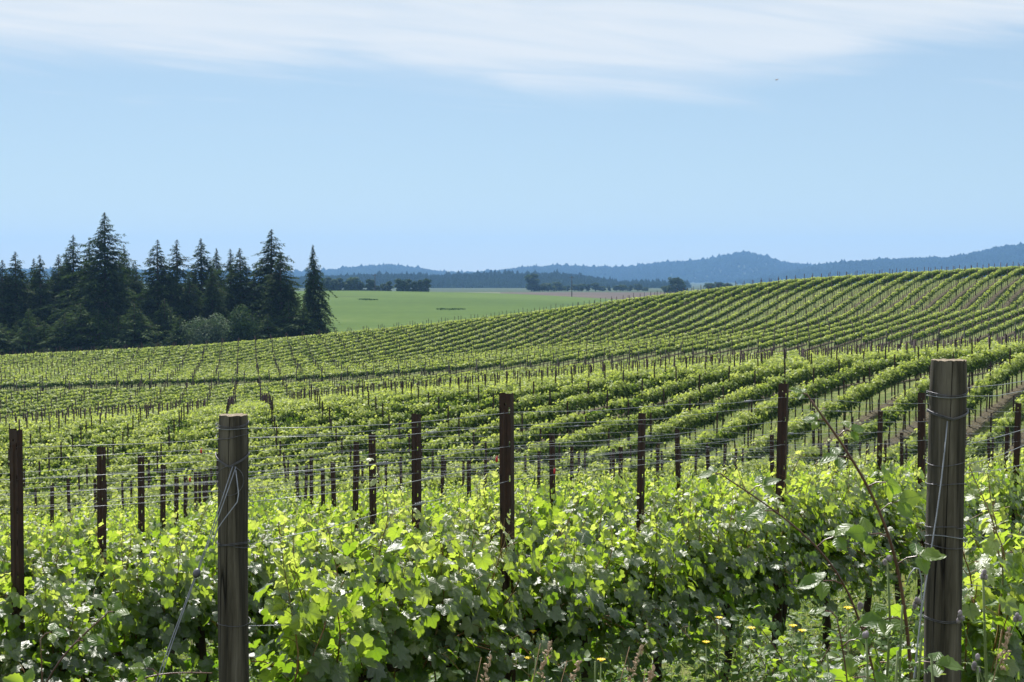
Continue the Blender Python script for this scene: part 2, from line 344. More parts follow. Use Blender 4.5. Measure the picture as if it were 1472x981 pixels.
# ground sheets
yl = np.concatenate([np.arange(-14, 0, 2.0), np.arange(0, 26, .4), np.arange(26, 134, 1.0), [134, 137.8], np.arange(141, 206, 1.2), np.geomspace(207, 640, 60), [660, 700, 750, 800, 860, 930, 1000, 1100, 1300, 1500, 1900, 2500, 3500, 5000, 7100]])
ul = np.concatenate([np.linspace(-1.6, -.5, 14)[:-1], np.linspace(-.5, .5, 121), np.linspace(.5, 1.6, 14)[1:]])
U, Y = np.meshgrid(ul, yl); X = U * (np.abs(Y) + 14); Z = HW(X, Y)
rs = np.random.RandomState(3)
nearm = (Y < 30); Z = Z + rs.uniform(-.012, .012, Z.shape) * nearm
V = np.stack([X, Y, Z], -1).reshape(-1, 3); nc = len(ul); nr = len(yl)
I = np.arange((nr - 1) * (nc - 1)); r_ = I // (nc - 1); c_ = I % (nc - 1); q0 = r_ * nc + c_
Q = np.stack([q0, q0 + 1, q0 + nc + 1, q0 + nc], -1)
cy = (Y[:-1, :-1] + Y[1:, 1:]).ravel() / 2; cu = ((X / np.maximum(Y, 1))[:-1, :-1].ravel() + (X / np.maximum(Y, 1))[1:, 1:].ravel()) / 2
cls = np.zeros(len(Q), int)                         # vineyard ground
cls[(cy > 134) & (cy < 141)] = 1                    # grass track
cls[cy > 208] = 2                                   # rough meadow under the trees
cls[(cy > 262) & (cy < 650) & (cu > -.19)] = 3      # green field
cls[(cy >= 650) & (cy < 1000) & (cu > -.01)] = 4         # ploughed field
cls[(cy >= 650) & (cy < 1000) & (cu <= -.01)] = 5         # pale stubble
cls[cy >= 1000] = 6
m, t, o = mat('vineyard_soil_and_grass'); wp = worldpos(t); s = t.nodes.new('ShaderNodeVectorMath'); s.operation = 'DOT_PRODUCT'; t.links.new(wp, s.inputs[0]); s.inputs[1].default_value = (NX, NY, 0)
# position across the rows, one period per row; row 1 passes (-.02,6.3)
OFF1 = (-.02) * NX + 6.3 * NY
ph = tmath(t, 'DIVIDE', tmath(t, 'SUBTRACT', s.outputs['Value'], OFF1), 2.15)
ph = tmath(t, 'FRACT', tmath(t, 'ADD', ph, 1000.5)); dist = tmath(t, 'ABSOLUTE', tmath(t, 'SUBTRACT', ph, .5))
n1 = noise(t, 2.2, 6, wp); n2 = noise(t, 14, 5, wp); n3 = noise(t, .07, 3, wp)
soil = ramp(t, [(.3, (.035, .030, .018)), (.6, (.085, .072, .045)), (.75, (.15, .13, .085))], n2)
gr = ramp(t, [(.3, (.06, .085, .022)), (.5, (.10, .13, .035)), (.65, (.17, .17, .065)), (.8, (.25, .21, .11))], n1)
gr = tmix(t, tmath(t, 'MULTIPLY', n2, .5), gr, (.05, .08, .02))
msk = t.nodes.new('ShaderNodeMapRange'); t.links.new(tmath(t, 'ADD', dist, tmath(t, 'MULTIPLY', tmath(t, 'SUBTRACT', n1, .5), .35)), msk.inputs[0]); msk.inputs[1].default_value = .09; msk.inputs[2].default_value = .20
cc = tmix(t, msk.outputs[0], soil, gr)
t.links.new(principled(t, cc, .95, .1, 0, n2, .8, .05), o.inputs[0]); MT['vineyard_ground'] = m
def field(name, a, b, c, sc, sc2=.02, bump=.05, stretch=(1, 1, 1)):
    m, t, o = mat(name); wp = mapping(t, worldpos(t), stretch); n1 = noise(t, sc, 6, wp); n2 = noise(t, sc2, 4, wp)
    c1 = ramp(t, [(.3, a), (.55, b), (.75, c)], tmath(t, 'ADD', tmath(t, 'MULTIPLY', n1, .45), tmath(t, 'MULTIPLY', n2, .55)))
    t.links.new(principled(t, c1, .95, .1, 0, n1, .6, bump), o.inputs[0]); return m
def crop_field(name, a, b, c, sc, sc2, bump, stretch):
    m, t, o = mat(name); wp = worldpos(t); n1 = noise(t, .5, 6, mapping(t, wp, (.6, .25, 1))); n2 = noise(t, .012, 5, mapping(t, wp, (.5, 1, 1)), .6, 1.5); n3 = noise(t, .05, 4, mapping(t, wp, (.25, 1, 1), (0, 0, .25)))
    c1 = ramp(t, [(.3, a), (.5, b), (.72, c)], tmath(t, 'ADD', tmath(t, 'MULTIPLY', n1, .35), tmath(t, 'MULTIPLY', n2, .65)))
    mr_ = t.nodes.new('ShaderNodeMapRange'); t.links.new(n3, mr_.inputs[0]); mr_.inputs[1].default_value = .60; mr_.inputs[2].default_value = .70
    c1 = tmix(t, tmath(t, 'MULTIPLY', mr_.outputs[0], .6), c1, (.030, .045, .016))
    t.links.new(principled(t, c1, .95, .05, 0, n1, .6, bump), o.inputs[0]); return m
mats = [MT['vineyard_ground'], field('track_grass', (.09, .11, .04), (.16, .17, .07), (.25, .22, .12), 3),
        field('rough_meadow', (.05, .07, .02), (.09, .11, .035), (.15, .15, .06), .8),
        crop_field('young_crop', (.038, .072, .013), (.052, .092, .017), (.080, .118, .030), .25, .018, .1, (.5, 1, 1)),
        field('ploughed_earth', (.045, .034, .028), (.065, .050, .040), (.10, .08, .062), .05, .01),
        field('pale_stubble', (.07, .085, .045), (.10, .11, .06), (.14, .14, .085), .05, .01),
        field('valley_pasture', (.018, .034, .016), (.030, .048, .02), (.08, .08, .05), .006, .002)]
names = ['vineyard_ground', 'grass_track', 'meadow', 'green_field', 'ploughed_field', 'stubble_field', 'valley_floor']
for k in range(7):
    f = Q[cls == k]; uq, inv = np.unique(f, return_inverse=True)
    ob = mesh_np(names[k], V[uq], inv.reshape(-1, 4), mats[k], None, True); tag(ob, kind='structure')

# ------------------------------------------------------------------ distant hills and the woods on them
m, t, o = mat('forest_canopy'); n_ = noise(t, .004, 4, worldpos(t))
t.links.new(principled(t, ramp(t, [(.35, (.010, .022, .012)), (.6, (.018, .034, .016)), (.75, (.030, .048, .020))], n_), 1.0, 0.0), o.inputs[0]); MT['forest'] = m
def skyline(pts, x): return np.interp(x, [p[0] for p in pts], [p[1] for p in pts])
hill_mat = field('wooded_slope', (.010, .022, .012), (.016, .030, .014), (.024, .040, .018), .01, .004)
def hill(name, dist, depth, pts, treeh, seed, x0, x1, step=10):
    xs = np.arange(x0, x1 + 1, step); r = np.random.RandomState(seed); nv = 14; V = []
    for x in xs:
        top = max((400 - skyline(pts, x)) / F * dist - treeh * .75, -14.0)
        for j in range(nv):
            tt = j / (nv - 1.0); prof_ = math.sin(min(tt / .62, 1) * math.pi / 2) if tt < .62 else math.cos((tt - .62) / .38 * math.pi / 2)
            d = dist + (tt - .62) * depth
            h = -16 + (top + 16) * prof_ * (1 + .06 * math.sin(x * .05 + j * 1.3 + seed) * (tt < .6))
            V.append(((x - 736) / F * d, d, h + CAMZ))
    V = np.array(V); n = len(xs); q = [(i * nv + j, (i + 1) * nv + j, (i + 1) * nv + j + 1, i * nv + j + 1) for i in range(n - 1) for j in range(nv - 1)]
    ob = mesh_np(name, V, np.array(q), hill_mat, None, True); tag(ob, kind='structure')
    return V.reshape(n, nv, 3), nv
def wood(name, G, nv, count, treeh, seed, label, rmat, dens=None, wid=.28, jmax=.72, jlow=0.0):
    r = np.random.RandomState(seed); n = G.shape[0]
    fi = r.uniform(0, n - 1.001, count); fj = r.uniform(jlow, jmax, count) * (nv - 1)
    i = fi.astype(int); j = fj.astype(int); a = (fi - i)[:, None]; b = (fj - j)[:, None]
    p = (G[i, j] * (1 - a) + G[i + 1, j] * a) * (1 - b) + (G[i, j + 1] * (1 - a) + G[i + 1, j + 1] * a) * b
    h = treeh * r.uniform(.6, .95, count) * np.where(r.rand(count) < .04, 1.5, 1); wd = h * wid * r.uniform(.7, 1.5, count)
    broad = r.rand(count) < .25
    k = 6; ang = np.arange(k) * 2 * math.pi / k
    lv = [(0.0, .7, .9), (.35, 1.0, 1.15), (.68, .52, .95), (1.0, .03, .25)]
    rings = []
    for (zz, rc, rb) in lv:
        rr = wd * np.where(broad, rb, rc)
        jit = r.uniform(.7, 1.3, (count, k)); hh = h * np.where(broad, .7, 1.0)
        rings.append(np.stack([p[:, 0][:, None] + rr[:, None] * jit * np.cos(ang), p[:, 1][:, None] + rr[:, None] * jit * np.sin(ang), (p[:, 2] - 1 + hh * zz)[:, None] + r.uniform(-.05, .05, (count, k)) * h[:, None]], -1))
    Vv = np.concatenate(rings, 1); base = np.arange(count)[:, None] * (k * 4)
    q = np.array([(l * k + m_, l * k + (m_ + 1) % k, (l + 1) * k + (m_ + 1) % k, (l + 1) * k + m_) for l in range(3) for m_ in range(k)])
    Q_ = (q[None] + base[:, :, None]).reshape(-1, 4)
    rn = np.repeat(r.rand(count), k * 4)
    ob = mesh_np(name, Vv.reshape(-1, 3), Q_, rmat, None, False, rnd=rn); tag(ob, label, 'woodland', None, 'stuff')
sk_far = [(-300, 380), (0, 386), (200, 388), (430, 390), (470, 388), (520, 382), (560, 380), (600, 385), (640, 391), (680, 391), (720, 388), (760, 383), (800, 381), (850, 384), (900, 383), (940, 378), (980, 376), (1010, 373), (1040, 366), (1070, 362), (1100, 369), (1130, 377), (1170, 380), (1300, 385), (1800, 385)]
sk_right = [(1060, 408), (1120, 392), (1170, 382), (1210, 377), (1260, 372), (1310, 372), (1360, 370), (1400, 362), (1440, 355), (1472, 352), (1600, 348), (1800, 350)]
sk_mid = [(380, 402), (430, 398), (480, 396), (560, 394), (620, 395), (700, 393), (800, 392), (850, 397), (890, 405), (930, 416), (990, 424)]
G1, nv = hill('hill', 5400, 1500, sk_far, 17, 1, -400, 1850)
G2, _ = hill('hill', 4500, 1300, sk_right, 15, 2, 1060, 1850)
G3, _ = hill('hill', 2300, 700, sk_mid, 11, 3, 380, 990)
wood('far_woodland', G1, nv, 24000, 17, 11, 'hazy blue forest covering the farthest hills under the sky', MT['forest'], jlow=.0, wid=.45)
wood('right_woodland', G2, nv, 11000, 15, 12, 'darker blue forest on the right hand hill behind the vineyard crest', MT['forest'], jlow=.0, wid=.42)
wood('middle_woodland', G3, nv, 9000, 11, 13, 'low dark wooded ridge just behind the green and brown fields', MT['forest'], wid=.3)

# ------------------------------------------------------------------ haze
mb = MB(); mb.box((0, 3500, 85), (24000, 7400, 240)); m, t, o = mat('haze_air'); pv = t.nodes.new('ShaderNodeVolumePrincipled')
pv.inputs['Color'].default_value = (.27, .53, .98, 1); pv.inputs['Density'].default_value = 0.00012; pv.inputs['Anisotropy'].default_value = 0.0
t.links.new(pv.outputs[0], o.inputs['Volume']); hz = mb.build('haze', m); tag(hz, 'thin blue haze lying between the vineyard and the far hills', 'haze', None, 'stuff')
hz.visible_shadow = True

# ------------------------------------------------------------------ leaves
def leaf_hi():
    ph_ = [0, 9, 18, 27, 37, 50, 60, 70, 80, 95, 110, 124, 140, 155, 170]
    rr_ = [1.0, .86, .84, .66, .80, .93, .82, .70, .62, .74, .72, .62, .64, .52, .30]
    ang = [-a for a in ph_[:0:-1]] + ph_; r = list(rr_[:0:-1]) + rr_
    V = [(0, 0)]; n = len(ang)
    for s in (.5, 1.0):
        for a, q in zip(ang, r): V.append((s * q * math.sin(rad(a)), s * q * math.cos(rad(a))))
    t = [(0, 2 + i, 1 + i) for i in range(n - 1)]
    q = [(1 + i, 2 + i, 2 + n + i, 1 + n + i) for i in range(n - 1)]
    return np.array(V), np.array(q), np.array(t)
def leaf_mid():
    ph_ = [0, 25, 50, 78, 108, 150]; rr_ = [1.0, .70, .92, .66, .72, .52]
    ang = [-a for a in ph_[:0:-1]] + ph_; r = list(rr_[:0:-1]) + rr_
    V = [(0, 0)] + [(q * math.sin(rad(a)), q * math.cos(rad(a))) for a, q in zip(ang, r)]; n = len(ang)
    return np.array(V), np.zeros((0, 4), int), np.array([(0, 2 + i, 1 + i) for i in range(n - 1)])
def leaf_low():
    V = [(0, -.35), (.75, .1), (.45, .8), (0, 1.0), (-.45, .8), (-.75, .1)]
    return np.array(V), np.array([(0, 1, 2, 3), (0, 3, 4, 5)]), np.zeros((0, 3), int)
def leaf_oval(n=7, w=.34, ser=.06):
    V = [(0, 0)]; L_ = [(i / n) for i in range(1, n)]
    for sgn in (1, -1):
        for i, t_ in enumerate(L_): V.append((sgn * (w * math.sin(math.pi * t_ ** .8) + (ser if i % 2 else -ser) * .5), t_))
    V.append((0, 1.0)); mid = len(V)
    for t_ in L_: V.append((0, t_))
    m_ = n - 1; q = []; t = []
    for side, b in ((0, 1), (1, 1 + m_)):
        for i in range(m_ - 1):
            f = (mid + i, b + i, b + i + 1, mid + i + 1); q.append(f if side == 0 else f[::-1])
        t.append((0, b, mid) if side == 0 else (0, mid, b)); t.append((mid + m_ - 1, b + m_ - 1, mid - 1) if side == 0 else (mid + m_ - 1, mid - 1, b + m_ - 1))
    return np.array(V), np.array(q), np.array(t)
def leaf_quad():
    return np.array([(0, -.6), (.6, .1), (0, 1.0), (-.6, .1)]), np.array([(0, 1, 2, 3)]), np.zeros((0, 3), int)
def unit(a): return a / (np.linalg.norm(a, axis=-1, keepdims=True) + 1e-9)
def scatter(tmpl, pos, fwd, nor, size, rnd, r, curl=.35, fold=.25, wav=.08):
    """returns verts, quads, tris, uv, rnd for many leaves"""
    T, q, t = tmpl; n = len(pos); k = len(T)
    nor = unit(nor); fwd = unit(fwd - nor * (fwd * nor).sum(-1, keepdims=True)); sx = np.cross(fwd, nor)
    cu = (curl * r.uniform(-.4, 1.4, n))[:, None]; fo = (fold * r.uniform(-.2, 1.3, n))[:, None]
    x = T[None, :, 0]; y = T[None, :, 1]; rr2 = x * x + y * y
    z = -cu * rr2 + fo * np.abs(x) + wav * np.sin(x * 7 + r.uniform(0, 6, n)[:, None]) * np.sin(y * 6 + r.uniform(0, 6, n)[:, None])
    s = size[:, None, None]
    V = pos[:, None, :] + s * (sx[:, None, :] * x[..., None] + fwd[:, None, :] * y[..., None] + nor[:, None, :] * z[..., None])
    off = (np.arange(n) * k)[:, None, None]
    return V.reshape(-1, 3), (q[None] + off).reshape(-1, 4), (t[None] + off).reshape(-1, 3), np.tile(T, (n, 1)), np.repeat(rnd, k)
def foliage_mesh(name, parts, m, link=False, parent=None):
    Vs, Qs, Ts, Us, Rs = [], [], [], [], []; n = 0
    for (V_, q, t, u, r) in parts:
        Vs.append(V_); Qs.append(q + n); Ts.append(t + n); Us.append(u); Rs.append(r); n += len(V_)
    f = []; Qs = np.concatenate(Qs); Ts = np.concatenate(Ts)
    if len(Qs): f.append(Qs)
    if len(Ts): f.append(Ts)
    return mesh_np(name, np.concatenate(Vs), f, m, parent, True, np.concatenate(Us), np.concatenate(Rs), link=link)

# ------------------------------------------------------------------ grapevine (local x along the row, z up)
TM = {'hi': leaf_hi(), 'mid': leaf_mid(), 'low': leaf_low(), 'oval': leaf_oval(), 'quad': leaf_quad()}
HALF = .42
def vine_meshes(level, seed):
    r = np.random.RandomState(seed)
    tm = TM[level]; nsh = {'hi': 26, 'mid': 19, 'low': 12}[level]; step = {'hi': .033, 'mid': .039, 'low': .052}[level]
    sh = MB(); lp, lf, ln, ls, lr = [], [], [], [], []
    for i in range(nsh):
        x = r.uniform(-HALF - .12, HALF + .12); side = r.choice([-1, 1]); p = np.array([x, side * r.uniform(.0, .05), .72 + r.uniform(-.05, .06)])
        flop = r.rand() < .35
        d = unit(np.array([r.normal(0, .22), side * (r.uniform(.35, .9) if flop else r.uniform(0.0, .28)), 1.0]))
        Lg = r.uniform(.38, .68) * (1.0 if not flop else .85) * (1.3 if r.rand() < .16 else 1); n = int(Lg / step); pts = [p.copy()]; sd_ = 1
        for j in range(n):
            tt = j / max(n - 1, 1)
            d = unit(d + r.normal(0, .09, 3) + (np.array([0, side * .05, -.16]) if flop else np.array([0, 0, .03])) )
            p = p + d * step
            if not flop and abs(p[1]) > .17: d[1] -= np.sign(p[1]) * .12
            pts.append(p.copy()); sd_ = -sd_
            az_ = r.uniform(0, 2 * math.pi); o_ = np.array([math.cos(az_) * .7, math.sin(az_) + .35 * np.sign(p[1]), .15]); o_ = unit(o_)
            ln_pet = .07 * (1 - .7 * tt) * r.uniform(.7, 1.3); q = p + o_ * ln_pet + np.array([0, 0, .01])
            size = (.056 - .037 * max(0, (tt - .4) / .6)) * r.uniform(.72, 1.2)
            out_ = np.array([r.normal(0, .25), np.sign(q[1] + 1e-3) * .45, 0])
            nor = out_ + np.array([0, 0, .62]) + r.normal(0, .34, 3)
            fw = o_ * .6 + out_ * .5 + np.array([0, 0, -.65 if tt < .8 else .1]) + r.normal(0, .3, 3)
            lp.append(q); lf.append(fw); ln.append(nor); ls.append(size); lr.append(min(1, max(0, .16 + .62 * max(0, (q[2] - .75) / .6) + .1 * tt + r.normal(0, .13))))  # higher leaves paler: young growth, with sunlit canopy-top highlight put into colour
            if level == 'hi' and size > .03: sh.tube([p, (p + q) / 2 + np.array([0, 0, .006]), q], .0013, 3, False)
            if r.rand() < .35 and tt < .85:     # lateral leaf
                q2 = p + r.normal(0, .05, 3); lp.append(q2); lf.append(fw + r.normal(0, .5, 3)); ln.append(nor + r.normal(0, .3, 3)); ls.append(size * .65); lr.append(min(1, max(0, .55 + r.normal(0, .2))))
        if level in ('hi', 'mid'): sh.tube(pts[::2] if level == 'mid' else pts, np.linspace(.0042, .0015, len(pts[::2] if level == 'mid' else pts)), 4 if level == 'hi' else 3, False)
        if level == 'hi' and r.rand() < .6:     # tendril
            a = pts[-2]; c = [a + np.array([.02 * k_ * math.cos(k_ * .7 + i), .02 * k_ * math.sin(k_ * .7 + i), .018 * k_]) for k_ in range(5)]; sh.tube(c, .0009, 3, False)
    nf = {'hi': 400, 'mid': 220, 'low': 150}[level]
    fp = np.stack([r.uniform(-HALF - .1, HALF + .1, nf), r.normal(0, .13, nf), .42 + .80 * r.beta(1.6, 1.6, nf)], -1)
    fp[:, 1] = np.clip(fp[:, 1], -.3, .3); sg = np.sign(fp[:, 1])[:, None]
    fn = np.concatenate([r.normal(0, .3, (nf, 1)), sg * .6, r.uniform(.2, .7, (nf, 1))], 1) + r.normal(0, .25, (nf, 3))
    ff = np.concatenate([r.normal(0, .4, (nf, 1)), sg * .4, -.8 * np.ones((nf, 1))], 1)
    pos = np.concatenate([np.array(lp), fp]); fw = np.concatenate([np.array(lf), ff]); no = np.concatenate([np.array(ln), fn])
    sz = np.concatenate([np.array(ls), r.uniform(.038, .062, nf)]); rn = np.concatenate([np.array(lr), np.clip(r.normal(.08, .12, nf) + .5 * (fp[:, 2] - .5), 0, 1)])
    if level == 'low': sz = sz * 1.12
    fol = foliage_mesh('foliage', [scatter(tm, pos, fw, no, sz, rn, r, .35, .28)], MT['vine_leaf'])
    tk = MB(); x = 0; pts = []; 
    a0 = r.uniform(0, 6)
    for j in range(8): pts.append((.025 * math.sin(a0 + j * .9) + r.normal(0, .006), .02 * math.cos(a0 * 2 + j), -.1 + j * .83 / 7))
    tk.tube(pts, [.034, .030, .027, .029, .025, .027, .026, .03], 8)
    for sg_ in (-1, 1):
        c = [pts[-1]] + [(sg_ * (.08 + .09 * k_), r.normal(0, .008), .735 + r.normal(0, .008)) for k_ in range(5)]
        tk.tube(c, [.022, .018, .015, .013, .011, .008], 6)
    me_t = tk.build('trunk', MT['trunk'], None, True, link=False)
    me_s = sh.build('shoots', MT['shoot'], None, True, link=False) if level != 'low' else None
    return fol, me_t, me_s
VM = {'hi': [vine_meshes('hi', 100 + i) for i in range(7)], 'mid': [vine_meshes('mid', 200 + i) for i in range(5)], 'low': [vine_meshes('low', 300 + i) for i in range(5)]}

# rows
SP = 3.16                                        # post spacing along a row
rowbase = {0: (2.15, 5.45), 1: (-.02, 6.3), 2: (-2.33, 6.6), 3: (-2.95, 10.1), 4: (-3.48, 13.2)}
for i in range(5, 86): rowbase[i] = (-3.48 + (i - 4) * -.58, 13.2 + (i - 4) * 3.1)
endpt = {0: (1.23, 4.0), 1: (-.95, 4.85), 2: (-3.15, 5.7)}
def endline(i): return endpt.get(i, (1.23 - 2.19 * i, 4.0 + .86 * i))
ROWA = math.atan2(DY, DX)
def row_ts(i, spacing, t0=None):
    bx, by = rowbase[i]; ex, ey = endline(i); te = (ex - bx) * DX + (ey - by) * DY
    ts = np.arange(-600, 600) * spacing
    return bx, by, te, ts
inblock = lambda y: (y < 133.4) or (141.6 < y < 206)
def crest(u): return float(np.interp(u, us, [190, 192, 195, 197, 195, 195, 194, 193, 193]))
random.seed(4); rs = np.random.RandomState(9)
vines = []; posts = []
for i in rowbase:
    bx, by, te, ts = row_ts(i, .84)
    for t_ in ts:
        t_ = te + .75 + (t_ + 504)
        if t_ < te + .4: continue
        x, y = bx + DX * t_, by + DY * t_
        if y < 1 or y > 206: continue
        u = x / y
        lim = .40 + 1.2 / y
        if abs(u) > lim or not inblock(y) or y > crest(u) + 8: continue
        vines.append((i, x, y, t_ - te))
    bx, by, te, ts = row_ts(i, SP)
    for t_ in ts:
        if t_ < te + .6: continue
        x, y = bx + DX * t_, by + DY * t_
        if y < 1 or y > 206: continue
        u = x / y
        if abs(u) > .40 + 1.2 / y or not inblock(y) or y > crest(u) + 8: continue
        if y > 25: jt = random.uniform(-.12, .12); x += DX * jt; y += DY * jt
        posts.append((i, x, y))
print('vines', len(vines), 'posts', len(posts))
ORD = ['zeroth', 'first', 'second', 'third', 'fourth', 'fifth', 'sixth', 'seventh', 'eighth', 'ninth', 'tenth', 'eleventh', 'twelfth', 'thirteenth', 'fourteenth', 'fifteenth', 'sixteenth', 'seventeenth', 'eighteenth', 'nineteenth', 'twentieth', 'twenty-first', 'twenty-second', 'twenty-third', 'twenty-fourth', 'twenty-fifth', 'twenty-sixth']
def order(n): return ORD[n] if n < len(ORD) else '%dth' % n
def copy_thing(root, loc, rz, sc=(1, 1, 1)):
    c = root.copy(); col.objects.link(c); c.location = loc; c.rotation_euler = (root.rotation_euler[0], root.rotation_euler[1], rz); c.scale = sc
    for ch in root.children:
        d = ch.copy(); col.objects.link(d); d.parent = c
        for g_ in ch.children:
            e = g_.copy(); col.objects.link(e); e.parent = d
    return c
vines.sort(key=lambda v: v[2])
infr = lambda x, y: abs(x / y) < .365 + .5 / y
nind = 0; indiv = []; rest = []
for v in vines:
    if nind < 292 and (infr(v[1], v[2]) or v[2] < 9):
        indiv.append(v); nind += infr(v[1], v[2])
    else: rest.append(v)
print('individual vines to', indiv[-1][2], len(indiv))
protos = {}
rowshort = lambda i: {0: 'the row behind the right wood post', 1: 'the front row by the left wood post'}.get(i, 'the %s row back' % order(i))
cnt = {}
indiv.sort(key=lambda v: (v[0], v[3]))
rowphrase = lambda i: {0: 'the vine row behind the right wooden end post', 1: 'the front row tied to the left wooden end post'}.get(i, 'the %s vine row back from the camera' % order(i))
for (i, x, y, dist_) in indiv:
    lv = 'hi' if y < 10.5 else 'mid' if y < 19 else 'low'; k = rs.randint(len(VM[lv])); key = (lv, k)
    z = hw(x, y); rz = ROWA + (math.pi if rs.rand() < .5 else 0); s = rs.uniform(.94, 1.06); sy = s if y < 12 else s * .72
    if key not in protos:
        root = empty('grapevine', (x, y, z), rz); root.scale = (1, sy, s)
        fol, tk, shm = VM[lv][k]
        add_obj('trunk', tk, root)
        if shm: add_obj('shoots', shm, root)
        add_obj('foliage', fol, root); protos[key] = root
    else: root = copy_thing(protos[key], (x, y, z), rz, (1, sy, s))
    cnt[i] = cnt.get(i, 0) + (1 if infr(x, y) else 0)
    if i <= 3 and infr(x, y): lab = 'leafy grapevine, %s from left in %s' % (order(cnt[i]), rowshort(i))
    elif not infr(x, y): lab = 'leafy grapevine just outside the picture in %s' % rowphrase(i)
    else: lab = 'bright green grapevine in %s' % rowphrase(i)
    tag(root, lab, 'grapevine', 'grapevines in vine row %d' % (i + 1) if i > 2 else ('grapevines of the front rows' if infr(x, y) else 'grapevines beside the picture in row %d' % (i + 1)))

# the remaining vines: one mesh of leaf-sized faces
def far_vines(lst):
    A = np.array([(v[1], v[2]) for v in lst]); r = np.random.RandomState(77)
    parts = []; zz = HW(A[:, 0], A[:, 1]); TV = []; TQ = []; nb = 0
    vig = np.clip(1 + r.normal(0, 1, len(A)) * np.where(A[:, 1] < 85, .075, .035), .78, 1.12)
    for lo, hi, n, sz, tm in ((0, 80, 250, .082, 'quad'), (80, 120, 120, .118, 'quad'), (120, 250, 92, .142, 'quad')):
        sel = (A[:, 1] >= lo) & (A[:, 1] < hi); a = A[sel]; z0 = zz[sel]; vg = vig[sel]; m_ = len(a)
        if not m_: continue
        lx = r.uniform(-.46, .46, (m_, n)); 
        clump = .02 * np.sin(lx * 13 + r.uniform(0, 6, (m_, 1)))
        ly = np.clip(r.normal(0, .118 if hi < 100 else .105, (m_, n)), -.30, .30)
        cr_ = np.interp(a[:, 0] / a[:, 1], us, [190, 192, 195, 197, 195, 195, 194, 193, 193]); zb = np.where(a[:, 1] > cr_ - 7, .40, np.where(a[:, 1] > 80, .80, .66))[:, None]
        lz = (zb + (1.28 - zb + clump * 1.5) * r.beta(1.35, 1.1, (m_, n))) * vg[:, None]
        tip = r.rand(m_, n) < (.07 if hi < 100 else .03); lz = np.where(tip, lz + (.24 if hi < 100 else .14) * r.rand(m_, n), lz)
        p = np.stack([a[:, 0][:, None] + lx * DX - ly * DY, a[:, 1][:, None] + lx * DY + ly * DX, z0[:, None] + lz], -1).reshape(-1, 3)
        sg = np.sign(ly).reshape(-1, 1); K = len(p)
        nor = np.concatenate([-sg * DY * .55, sg * DX * .55, np.full((K, 1), .65)], 1) + r.normal(0, .38, (K, 3))
        fw = np.concatenate([-sg * DY * .5, sg * DX * .5, np.full((K, 1), -.6)], 1) + r.normal(0, .35, (K, 3))
        rn = np.clip(.02 + .85 * np.clip((lz.reshape(-1) - .75) / .55, 0, 1) + r.normal(0, .13, K) + np.repeat(r.normal(0, .05, m_), n), 0, 1)  # paler with height: young shoots, plus sunlit hedge tops put into leaf colour
        # large dark core leaves added to block sun; hedge shade put into their colour
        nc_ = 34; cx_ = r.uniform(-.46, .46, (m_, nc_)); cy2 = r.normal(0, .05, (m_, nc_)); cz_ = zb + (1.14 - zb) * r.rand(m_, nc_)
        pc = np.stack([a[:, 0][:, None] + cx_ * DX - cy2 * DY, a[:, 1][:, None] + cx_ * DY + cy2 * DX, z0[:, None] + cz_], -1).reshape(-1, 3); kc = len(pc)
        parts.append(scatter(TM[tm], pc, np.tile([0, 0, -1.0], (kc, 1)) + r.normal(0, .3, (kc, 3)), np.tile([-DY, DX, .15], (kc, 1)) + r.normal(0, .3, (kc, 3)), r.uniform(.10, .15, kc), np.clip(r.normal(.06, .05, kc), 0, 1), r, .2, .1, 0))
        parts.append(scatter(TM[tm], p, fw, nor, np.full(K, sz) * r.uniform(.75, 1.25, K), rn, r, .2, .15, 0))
    fol = [np.concatenate([p[j] + (0 if j not in (1, 2) else 0) for p in parts]) for j in (0,)]
    Vs, Qs, R, n0 = [], [], [], 0
    for (V_, q, t_, u_, r_2) in parts: Vs.append(V_); Qs.append(q + n0); R.append(r_2); n0 += len(V_)
    # trunks
    a = A; m_ = len(a); w_ = .022; cs = np.array([(-1, -1), (1, -1), (1, 1), (-1, 1)]) * w_
    bx_ = np.concatenate([np.stack([a[:, 0][:, None] + cs[:, 0] + r.normal(0, .03, (m_, 1)) * k_, a[:, 1][:, None] + cs[:, 1], (zz[:, None] + (-.1 if k_ == 0 else .75)) * np.ones((1, 4))], -1) for k_ in (0, 1)], 1)
    q = np.array([(0, 1, 5, 4), (1, 2, 6, 5), (2, 3, 7, 6), (3, 0, 4, 7)]); Qt = (q[None] + (np.arange(m_) * 8)[:, None, None]).reshape(-1, 4) + n0
    nq = sum(len(x_) for x_ in Qs)
    V_ = np.concatenate(Vs + [bx_.reshape(-1, 3)]); Q_ = np.concatenate(Qs + [Qt]); R = np.concatenate(R + [np.zeros(m_ * 8)])
    mi = np.concatenate([np.zeros(nq, int), np.ones(len(Qt), int)])
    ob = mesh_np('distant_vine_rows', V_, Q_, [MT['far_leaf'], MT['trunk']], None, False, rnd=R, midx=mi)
    tag(ob, 'bright green vine rows striping the rolling hillside beyond the nearest rows', 'vine rows', None, 'stuff')
far_vines(rest)

